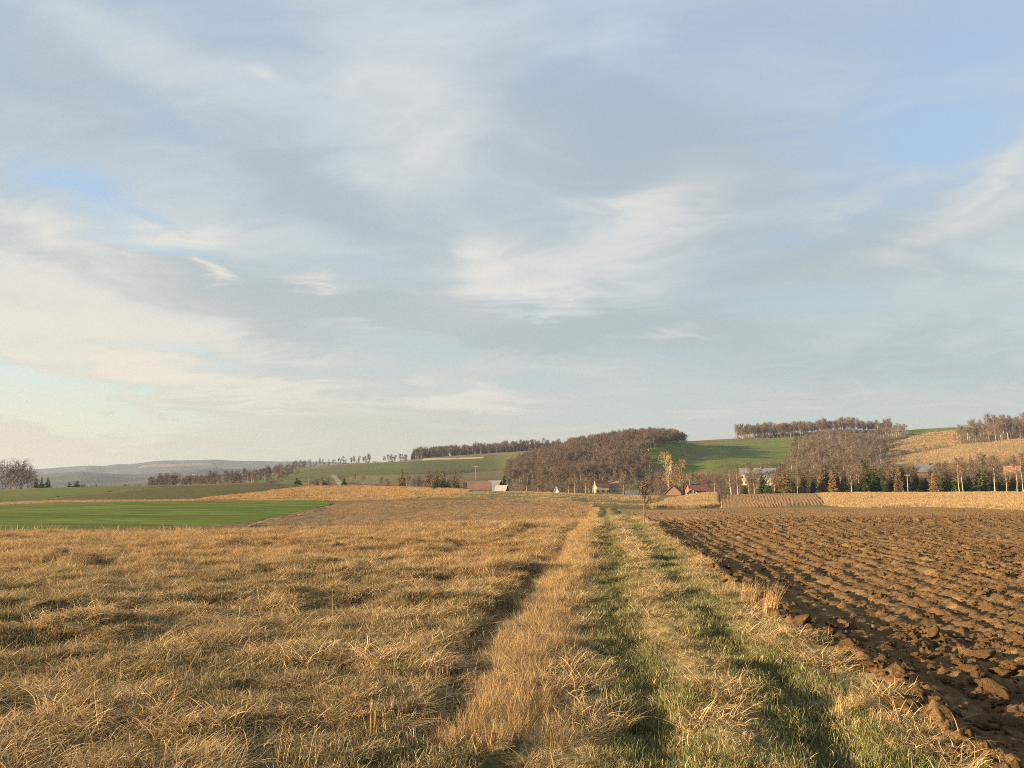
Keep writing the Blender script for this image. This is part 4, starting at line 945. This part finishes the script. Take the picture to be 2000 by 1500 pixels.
NW.append(wood('woodland', [(1858, 870), (1885, 858), (1920, 846), (2000, 836), (2300, 826), (2300, 836), (2000, 858), (1920, 868)], 840, 1120, 520, 4.5, {'birch': 3, 'bare': 6, 'bush': 3}, (12, 21), 35,
     {'birch': 'bare birch in the tall grove at the top right', 'bare': 'bare tree in the tall grove at the top right'}, 'tall leafless grove on the hill at the top right', 'trees of the top right grove'))
NW.append(wood('woodland', [(1718, 862), (1770, 852), (1772, 845), (1718, 846)], 900, 1160, 40, 6, {'birch': 4, 'bare': 2}, (10, 14), 12,
     {'birch': 'pale birch in the small grove left of the skyline gap', 'bare': 'bare tree in the small grove left of the skyline gap'}, 'small pale grove left of the skyline gap', 'trees of the small grove'))
NW.append(wood('woodland', [(806, 900), (900, 893), (1000, 888), (1095, 884), (1095, 878), (1000, 878), (806, 892)], 1150, 1400, 620, 5, {'bare': 6, 'spruce': 2.5, 'birch': 1}, (11, 16), 30,
     {'birch': 'birch in the dark wood on the left hilltop', 'bare': 'bare tree in the dark wood on the left hilltop'}, 'dark mixed wood along the left hilltop', 'trees of the left hilltop wood'))
NW.append(wood('hedge', [(560, 922), (620, 913), (700, 907), (806, 904), (806, 899), (700, 902), (600, 911), (540, 924)], 1180, 1330, 130, 8, {'bare': 6, 'bush': 3}, (6, 12), 20,
     {'bare': 'small bare tree on the skyline left of the hilltop wood'}, 'ragged line of bare bushes on the left skyline', 'trees on the left skyline', 'hedge'))
Y = rng.uniform(520, 980, 420); u = rng.uniform(300, 640, 420)
keepw = rng.random(420) < 0.9
NW.append(wood('woodland', [(285, 962), (300, 950), (430, 943), (520, 930), (600, 920), (560, 940), (520, 950), (440, 958)], 520, 1000, 420, 5, {'bare': 7, 'birch': 2, 'bush': 4, 'larch': 0.4}, (6, 12), 40,
     {'bare': 'bare tree in the grey wood beyond the stubble field', 'birch': 'birch in the grey wood beyond the stubble field', 'larch': 'larch in the grey wood beyond the stubble field'}, 'grey brown leafless wood beyond the stubble field', 'trees beyond the stubble field'))
NW.append(wood('thicket', [(990, 985), (990, 945), (1150, 944), (1240, 944), (1300, 935), (1440, 930), (1440, 985)], 372, 545, 420, 5, {'bare': 4, 'bush': 6, 'birch': 1.5, 'spruce': 0.25}, (6, 11), 36,
     {'bare': 'bare garden tree among the village houses', 'birch': 'birch among the village houses'}, 'brown bushes and small trees around the village houses', 'village garden trees', 'thicket'))
NW.append(wood('thicket', [(1440, 985), (1440, 932), (1700, 928), (1850, 918), (2000, 906), (2250, 900), (2250, 985)], 300, 545, 1100, 5, {'bare': 4, 'bush': 4, 'birch': 2, 'larch': 0.8, 'spruce': 0.5}, (7, 12), 30,
     {'bare': 'bare tree behind the row of larches and spruces', 'birch': 'birch behind the row of larches and spruces', 'larch': 'small larch behind the row of larches and spruces'}, 'brown bushes and small trees behind the tree row', 'trees behind the tree row', 'thicket'))
NW.append(wood('thicket', [(1500, 985), (1500, 940), (2250, 930), (2250, 985)], 294, 345, 330, 3.2, {'bare': 4, 'bush': 2, 'birch': 3, 'larch': 0.8, 'spruce': 6}, (6, 11.5), 0,
     {}, 'tangle of bushes and young trees within the tree row', '', 'thicket'))
NW.append(wood('thicket', [(600, 985), (600, 944), (780, 936), (910, 940), (910, 985)], 380, 600, 170, 6, {'bare': 2, 'bush': 6, 'birch': 1}, (4, 9), 12,
     {'bare': 'bare tree in the hedge left of the barns', 'birch': 'birch in the hedge left of the barns'}, 'brown hedge bushes left of the village barns', 'hedge trees left of the barns', 'thicket'))
NW.append(wood('hedge', [(140, 985), (140, 951), (340, 947), (600, 944), (600, 985)], 345, 470, 60, 6, {'bush': 5, 'bare': 0.7}, (4, 8), 6,
     {'bare': 'small bare tree on the far edge of the pasture'}, 'scattered bushes on the far edge of pasture and stubble field', 'small trees beyond the pasture', 'hedge'))
NW.append(wood('hedge', [(1735, 897), (1800, 888), (1860, 872), (1862, 869), (1800, 881), (1735, 891)], 640, 1000, 60, 4, {'bush': 6, 'bare': 1}, (4, 7), 6,
     {'bare': 'small bare tree in the hedge climbing the straw hillside'}, 'dark hedge climbing between the two straw slopes', 'hedge trees on the straw hillside', 'hedge'))
NW.append(wood('hedge', [(890, 925), (960, 906), (1020, 899), (1022, 896), (960, 902), (890, 921)], 700, 1250, 60, 5, {'bush': 6, 'bare': 1}, (4, 7), 5,
     {'bare': 'small bare tree in the hedge on the muted green hillside'}, 'dark hedge crossing the muted green hillside', 'hedge trees on the green hillside', 'hedge'))
print('WOODS', NW)

# ------------------------------------------------------------------ village
M['white'] = plain('white_plaster', (0.72, 0.68, 0.60, 1), (0.62, 0.58, 0.50, 1), 0.4)
M['cream'] = plain('cream_plaster', (0.50, 0.42, 0.28, 1), (0.38, 0.31, 0.21, 1), 0.4)
M['yellow'] = plain('yellow_plaster', (0.58, 0.45, 0.22, 1), (0.46, 0.35, 0.17, 1), 0.4)
M['brick'] = plain('red_brick', (0.19, 0.105, 0.07, 1), (0.14, 0.08, 0.055, 1), 1.5)
M['wood'] = plain('dark_timber', (0.045, 0.035, 0.03, 1), (0.08, 0.06, 0.045, 1), 1.0)
M['redtile'] = plain('red_roof_tiles', (0.17, 0.075, 0.052, 1), (0.12, 0.062, 0.047, 1), 0.9)
M['oldtile'] = plain('mossy_old_tiles', (0.30, 0.15, 0.10, 1), (0.16, 0.13, 0.09, 1), 0.25)
M['slate'] = plain('grey_sheet_roof', (0.11, 0.115, 0.125, 1), (0.16, 0.16, 0.165, 1), 0.3)
M['sheet'] = plain('pale_sheet_roof', (0.34, 0.29, 0.23, 1), (0.26, 0.23, 0.19, 1), 0.4)
M['pane'] = plain('window_glass', (0.03, 0.035, 0.04, 1), None, 1, 0.15)
M['frame'] = plain('white_window_frame', (0.7, 0.68, 0.63, 1), None, 1)
M['pole'] = plain('weathered_concrete_pole', (0.32, 0.29, 0.25, 1), (0.25, 0.23, 0.20, 1), 2)
def house(name, u, Y, wpx, v_ridge, depth, eave, yaw, wall, roof, label, cat='house', base_v=None, win=(), chim=None, door=None, dz=0.0):
    """gabled building; ridge along its own x axis, eave = eave height as a share of the ridge height"""
    x, y = at(u, Y); z = land1(x, y) - 0.15 + dz; L = wpx * Y / FPX; Hh = EYE + Y * float(slope_v(v_ridge)) - z; e = eave * Hh; D = depth
    r = bpy.data.objects.new(name, None); COL.objects.link(r); r.location = (x, y, z); r.rotation_euler = (0, 0, R(yaw)); tag(r, label, cat)
    w = MB(); a = L / 2; b = D / 2
    w.add([(-a, -b, 0), (a, -b, 0), (a, b, 0), (-a, b, 0), (-a, -b, e), (a, -b, e), (a, b, e), (-a, b, e), (-a, 0, Hh - .12), (a, 0, Hh - .12)],
          [(0, 1, 5, 4), (2, 3, 7, 6), (1, 2, 6, 9, 5), (3, 0, 4, 8, 7), (0, 3, 2, 1), (4, 5, 9, 8), (6, 7, 8, 9)])
    obj('wall', w.mesh('wall'), M[wall], r)
    o_ = 0.4; th = 0.14; sl = (Hh - e) / b
    for sgn in (-1, 1):
        q = MB(); ys_ = [sgn * (b + o_), 0.0]; zs = [e - o_ * sl, Hh]
        v = [(sx * (a + o_), yy_, zz_ + dzz) for dzz in (0, th) for (yy_, zz_) in zip(ys_, zs) for sx in (-1, 1)]
        q.add(v, [(0, 1, 3, 2), (4, 6, 7, 5), (0, 4, 5, 1), (2, 3, 7, 6), (0, 2, 6, 4), (1, 5, 7, 3)])
        ro = obj('roof', q.mesh('roof'), M[roof], r)
    if chim is not None:
        q = MB(); cx_ = chim * a; q.box((cx_ - .35, -.3 - b * .2, Hh - 1.0), (cx_ + .35, .3 - b * .2, Hh + 0.9)); q.box((cx_ - .45, -.4 - b * .2, Hh + .9), (cx_ + .45, .4 - b * .2, Hh + 1.05))
        obj('chimney', q.mesh('chimney'), M['brick'], ro)
    for (face, px_, pz, ww, wh) in win:
        q = MB(); f = MB()
        if face == 'f':
            c = px_ * a; q.box((c - ww / 2, -b - .03, pz), (c + ww / 2, -b + .05, pz + wh))
            for lo, hi in (((c - ww / 2 - .1, -b - .07, pz - .1), (c + ww / 2 + .1, -b + .04, pz - .002)), ((c - ww / 2 - .1, -b - .07, pz + wh + .002), (c + ww / 2 + .1, -b + .04, pz + wh + .1)), ((c - .04, -b - .06, pz), (c + .04, -b - .035, pz + wh))): f.box(lo, hi)
        else:
            sg = -1 if face == 'l' else 1; c = px_ * b; X0, X1 = sorted((sg * (a + .03), sg * (a - .05)))
            q.box((X0, c - ww / 2, pz), (X1, c + ww / 2, pz + wh)); X0, X1 = sorted((sg * (a + .07), sg * (a - .04)))
            f.box((X0, c - ww / 2 - .1, pz - .1), (X1, c + ww / 2 + .1, pz - .002)); f.box((X0, c - ww / 2 - .1, pz + wh + .002), (X1, c + ww / 2 + .1, pz + wh + .1))
        wo = obj('window', f.mesh('window'), M['frame'], r); obj('pane', q.mesh('pane'), M['pane'], wo)
    if door:
        q = MB(); q.box((door[0] * a - door[1] / 2, -b - .05, 0.05), (door[0] * a + door[1] / 2, -b + .03, door[2])); obj('door', q.mesh('door'), M['wood'], r)
    return r
def rowwin(n, z, w, h, lo=-.85, hi=.85): return [('f', lo + (hi - lo) * i / (n - 1), z, w, h) for i in range(n)]
house('barn', 936, 372, 44, 940.5, 8.5, 0.42, 6, 'brick', 'oldtile', 'long old barn with mossy red tiled roof', 'barn', door=(0.1, 3, 2.2))
house('barn', 966, 384, 26, 938.8, 9, 0.45, -28, 'wood', 'slate', 'black timber barn with dark grey roof beside the mossy barn', 'barn')
house('shed', 980, 366, 21, 948.0, 5, 0.45, -20, 'wood', 'sheet', 'small shed with pale roof in front of the dark barn', 'shed')
house('shed', 1087, 338, 7.5, 950.5, 2.0, 0.35, 75, 'white', 'white', 'tiny white gabled hut at the field edge', 'hut')
house('house', 1174, 450, 24, 936.5, 8, 0.60, 8, 'yellow', 'redtile', 'yellow house with red brown roof at the foot of the wood', win=rowwin(3, 2.0, 1.2, 1.4) + [('f', -.4, 5.2, 1.1, 1.2)], chim=.3, dz=1.5)
house('house', 1198, 455, 20, 939.5, 8, 0.62, -6, 'cream', 'oldtile', 'cream house just right of the yellow house', win=rowwin(3, 2.0, 1.2, 1.4), chim=-.4, dz=1.5)
house('shed', 1238, 400, 33, 958.5, 5, 0.6, 3, 'wood', 'slate', 'low dark shed with long grey roof behind the sapling', 'shed', dz=0.2)
house('barn', 1318, 300, 24, 949.0, 6, 0.38, 62, 'brick', 'brick', 'red brick gabled barn in front of the willows', 'barn')
house('house', 1361, 310, 36, 945.5, 7.5, 0.55, 4, 'brick', 'redtile', 'house with bright red roof behind the straw bank', chim=-.75, win=rowwin(2, 1.2, 1.1, 1.3, .3, .8))
house('house', 1352, 301, 22, 954.0, 3.4, 0.5, 80, 'white', 'redtile', 'white gabled annex with two dark windows before the red roof', win=[('l', -.45, 1.9, .6, 1.2), ('l', .45, 1.9, .6, 1.2)])
house('house', 1481, 500, 66, 914.5, 10, 0.62, -23, 'cream', 'slate', 'long cream building with grey roof below the green hill field', win=rowwin(9, 1.2, 1.2, 1.5) + rowwin(9, 4.6, 1.2, 1.5), chim=.2, dz=0.5)
house('house', 1808, 520, 38, 905.5, 9, 0.45, -10, 'brick', 'slate', 'house with large grey roof behind the spruces', chim=.4, win=rowwin(3, 1.0, 1.1, 1.2))
house('house', 1980, 430, 26, 910.0, 8, 0.5, -38, 'wood', 'oldtile', 'house with pinkish roof behind the right birches', chim=.1, win=rowwin(3, 1.0, 1.1, 1.2))
def pole(u, Y, vt, label):
    x, y = at(u, Y); z = land1(x, y) - .3; H = EYE + Y * float(slope_v(vt)) - z
    r = bpy.data.objects.new('utility_pole', None); COL.objects.link(r); r.location = (x, y, z); r.rotation_euler = (random.gauss(0, .01), random.gauss(0, .01), R(random.uniform(-30, 30)))
    tag(r, label, 'pole', 'utility poles of the village')
    q = MB(); q.tube([(0, 0, 0), (0, 0, H)], [.15, .10], 7); obj('mast', q.mesh('mast'), M['pole'], r)
    q = MB(); q.box((-.9, -.06, H - .5), (.9, .06, H - .38)); ca_ = obj('crossarm', q.mesh('crossarm'), M['pole'], r)
    for k in (-.75, 0, .75):
        q = MB(); q.tube([(k, 0, H - .375), (k, 0, H - .15)], [.05, .03], 5); obj('insulator', q.mesh('insulator'), M['white'], ca_)
pole(483, 410, 917, 'pale utility pole beyond the stubble field, tallest of the left ones')
pole(603, 400, 927, 'short pale utility pole left of the triangular spruce')
pole(377, 420, 925, 'leftmost pale utility pole before the grey wood')
pole(929, 400, 910, 'pale utility pole rising behind the mossy barn')
pole(1773, 275, 926, 'pale utility pole in front of the spruce row')

# smoke drifting up from a garden fire
def smoke():
    x0, y0 = at(676, 430); z0 = land1(x0, y0)
    n, k = 14, 12; V = []
    for i in range(n):
        f = i / (n - 1); r = 0.5 + 3.6 * f ** 0.8
        c = np.array([x0 - 8 * f ** 1.4, y0, z0 + 0.5 + 12.5 * f])
        for j in range(k):
            t = 6.283 * j / k; rr = r * (1 + 0.35 * math.sin(3 * t + 5 * f) * math.sin(9 * f + 1) + 0.2 * math.sin(7 * f + 2 * t))
            V.append(c + np.array([rr * math.cos(t), rr * math.sin(t), 0.4 * math.sin(t * 2)]))
    F = [(i * k + j, i * k + (j + 1) % k, (i + 1) * k + (j + 1) % k, (i + 1) * k + j) for i in range(n - 1) for j in range(k)] + [tuple(range(k))[::-1], tuple(range((n - 1) * k, n * k))]
    org = np.array([x0, y0, z0 + 0.5])
    me = bpy.data.meshes.new('smoke'); me.from_pydata([tuple(v - org) for v in V], [], F); me.update()
    m, w = new_mat('bonfire_smoke'); vv = w.node('ShaderNodeVolumePrincipled'); vv.inputs['Color'].default_value = (0.8, 0.82, 0.86, 1)
    p = w.node('ShaderNodeTexCoord').outputs['Object']; X, Y, Z = w.sep(p)
    f = w.math('MINIMUM', w.math('MAXIMUM', w.math('DIVIDE', Z, 12.5), 0.01), 1.0)
    dx = w.math('ADD', X, w.math('MULTIPLY', w.math('POWER', f, 1.4), 8.0))
    rad = w.math('ADD', w.math('MULTIPLY', w.math('POWER', f, 0.8), 2.6), 0.45)
    r2 = w.math('DIVIDE', w.math('ADD', w.math('MULTIPLY', dx, dx), w.math('MULTIPLY', Y, Y)), w.math('MULTIPLY', rad, rad))
    fall = w.math('MULTIPLY', w.math('MAXIMUM', w.math('SUBTRACT', 1.0, r2), 0.0), w.math('POWER', w.math('SUBTRACT', 1.0, f), 0.8))
    n = w.maprange(w.noise(p, 0.55, 4, 0.6, 0.6), 0.38, 0.68)
    w.put(vv.inputs['Density'], w.math('MULTIPLY', w.math('MULTIPLY', fall, n), 0.6))
    w.l.new(vv.outputs[0], w.out.inputs['Volume'])
    obj('smoke', me, m, label='thin bluish smoke rising from a garden fire before the green hillside', cat='smoke', kind='stuff', loc=tuple(org))
smoke()

# ------------------------------------------------------------------ single plants near the viewer
def ground_at(u, v):
    s = float(slope_v(v)); Yc = EYE / -s
    for _ in range(6):
        Xc = float(tan_u(u, v)) * Yc; zc_ = float(near_ground(np.array([Xc]), np.array([Yc]), False)[0]); Yc = (EYE - zc_) / -s
    return Xc, Yc, zc_
M['redstem'] = plain('reddish_dry_stem', (0.20, 0.095, 0.06, 1), (0.30, 0.17, 0.09, 1), 6)
M['drystem'] = plain('straw_dry_stem', (0.42, 0.29, 0.14, 1), (0.30, 0.20, 0.10, 1), 6)
def weed(u, v, hpx, n, mat, label, spread=0.10, seed=0):
    g = np.random.default_rng(seed); x, y, z = ground_at(u, v); H = hpx * y / FPX
    r = bpy.data.objects.new('dead_weed', None); COL.objects.link(r); r.location = (x, y, z - .02); tag(r, label, 'weed', 'dead weeds by the track')
    for i in range(n):
        q = MB(); az = g.random() * 6.28; le = g.uniform(0.02, 0.30); h = H * g.uniform(0.6, 1.0); b = np.array([g.normal(0, spread * .5), g.normal(0, spread * .5), 0])
        pts = [b + np.array([math.cos(az) * le * h * f * f, math.sin(az) * le * h * f * f, h * f]) for f in (0, .35, .7, 1)]
        q.tube(pts, np.array([.005, .0042, .003, .0015]) * (0.8 + 0.05 * y), 4)
        for k in range(4):
            f = g.uniform(.4, .95); p = pts[2] * (1 - f) + pts[3] * f if f > .5 else pts[1]; e = p + unit(g.random() * 6.28, R(g.uniform(30, 70))) * h * g.uniform(.08, .2); q.tube([p, e], [.0022, .001], 3)
        obj('stem', q.mesh('stem'), M[mat], r)
weed(880, 1366, 95, 5, 'redstem', 'reddish dead stems standing at the near end of the ditch', .10, 1)
weed(855, 1272, 45, 4, 'redstem', 'short reddish dead stems halfway along the ditch', .12, 2)
weed(555, 1498, 95, 5, 'drystem', 'straw coloured dead weed at the bottom edge of the meadow', .12, 3)
weed(598, 1496, 80, 4, 'drystem', 'leaning dead weed right of another at the bottom of the meadow', .12, 4)
weed(722, 1440, 75, 5, 'drystem', 'curled dry weed near the bottom between meadow and track', .12, 5)
weed(305, 1170, 40, 3, 'redstem', 'thin dark dead weed alone in the middle of the meadow', .06, 6)
def tuft(u, v, hpx, label, seed, n=150, rad=.16):
    x, y, z = ground_at(u, v); H = hpx * y / FPX
    me = clump(seed, n, rad, (H * .5, H * 1.05), (2, 22), (5, 45), (.003, .005), [(3, STRAW), (5, GOLD), (2, RUST)], 0.9)
    o = obj('grass_tuft', me, M['blade'], None, label, 'grass tuft', 'golden grass tufts at the plough edge', None, (x, y, z)); o.rotation_euler = (0, 0, random.uniform(-.6, .6))
tuft(1462, 1178, 62, 'tall golden grass tuft at the plough edge, left of a pair', 901)
tuft(1503, 1198, 75, 'tallest golden grass tuft at the plough edge beside a large clod', 902, 120, .12)
tuft(1425, 1165, 40, 'low golden tuft at the plough edge, leftmost of three', 903, 120, .14)
tuft(1650, 1395, 55, 'straw tuft on the right verge near the bottom', 904, 110, .10)
tuft(1725, 1415, 45, 'pale bent tuft at the foot of the near clod heap', 905, 110, .12)
tuft(1425, 1372, 30, 'small straw tuft on the hump between the ruts', 906, 90, .08)
# sapling on the plough edge
T, C = bare_tree(77, cb=0.16, cr=0.27, up=(45, 80), n1=16, n2=6, n3=4, tr=0.018, tw=0.0075)
x, y, z = ground_at(1258, 1027)
e = bpy.data.objects.new('sapling', None); COL.objects.link(e); e.location = (x, y, z - .02); Hs = 82 * y / FPX; e.scale = (Hs, Hs, Hs); e.rotation_euler = (0, 0, 1.1)
tag(e, 'small bare sapling on the far plough edge beside the track', 'sapling')
obj('trunk', T.mesh('sapling_trunk'), M['bark'], e); obj('crown', C.mesh('sapling_crown'), M['twig'], e)

# ------------------------------------------------------------------ the air
def haze():
    q = MB(); q.box((-18600, -1600, -40), (18600, 12400, 232)); me = q.mesh('haze')
    m, w = new_mat('evening_haze'); v = w.node('ShaderNodeVolumePrincipled')
    v.inputs['Color'].default_value = (0.45, 0.55, 0.74, 1); v.inputs['Density'].default_value = 0.0001; v.inputs['Anisotropy'].default_value = 0.2
    w.l.new(v.outputs[0], w.out.inputs['Volume'])
    obj('haze', me, m, label='thin evening haze over the whole valley', cat='haze', kind='stuff')
haze()
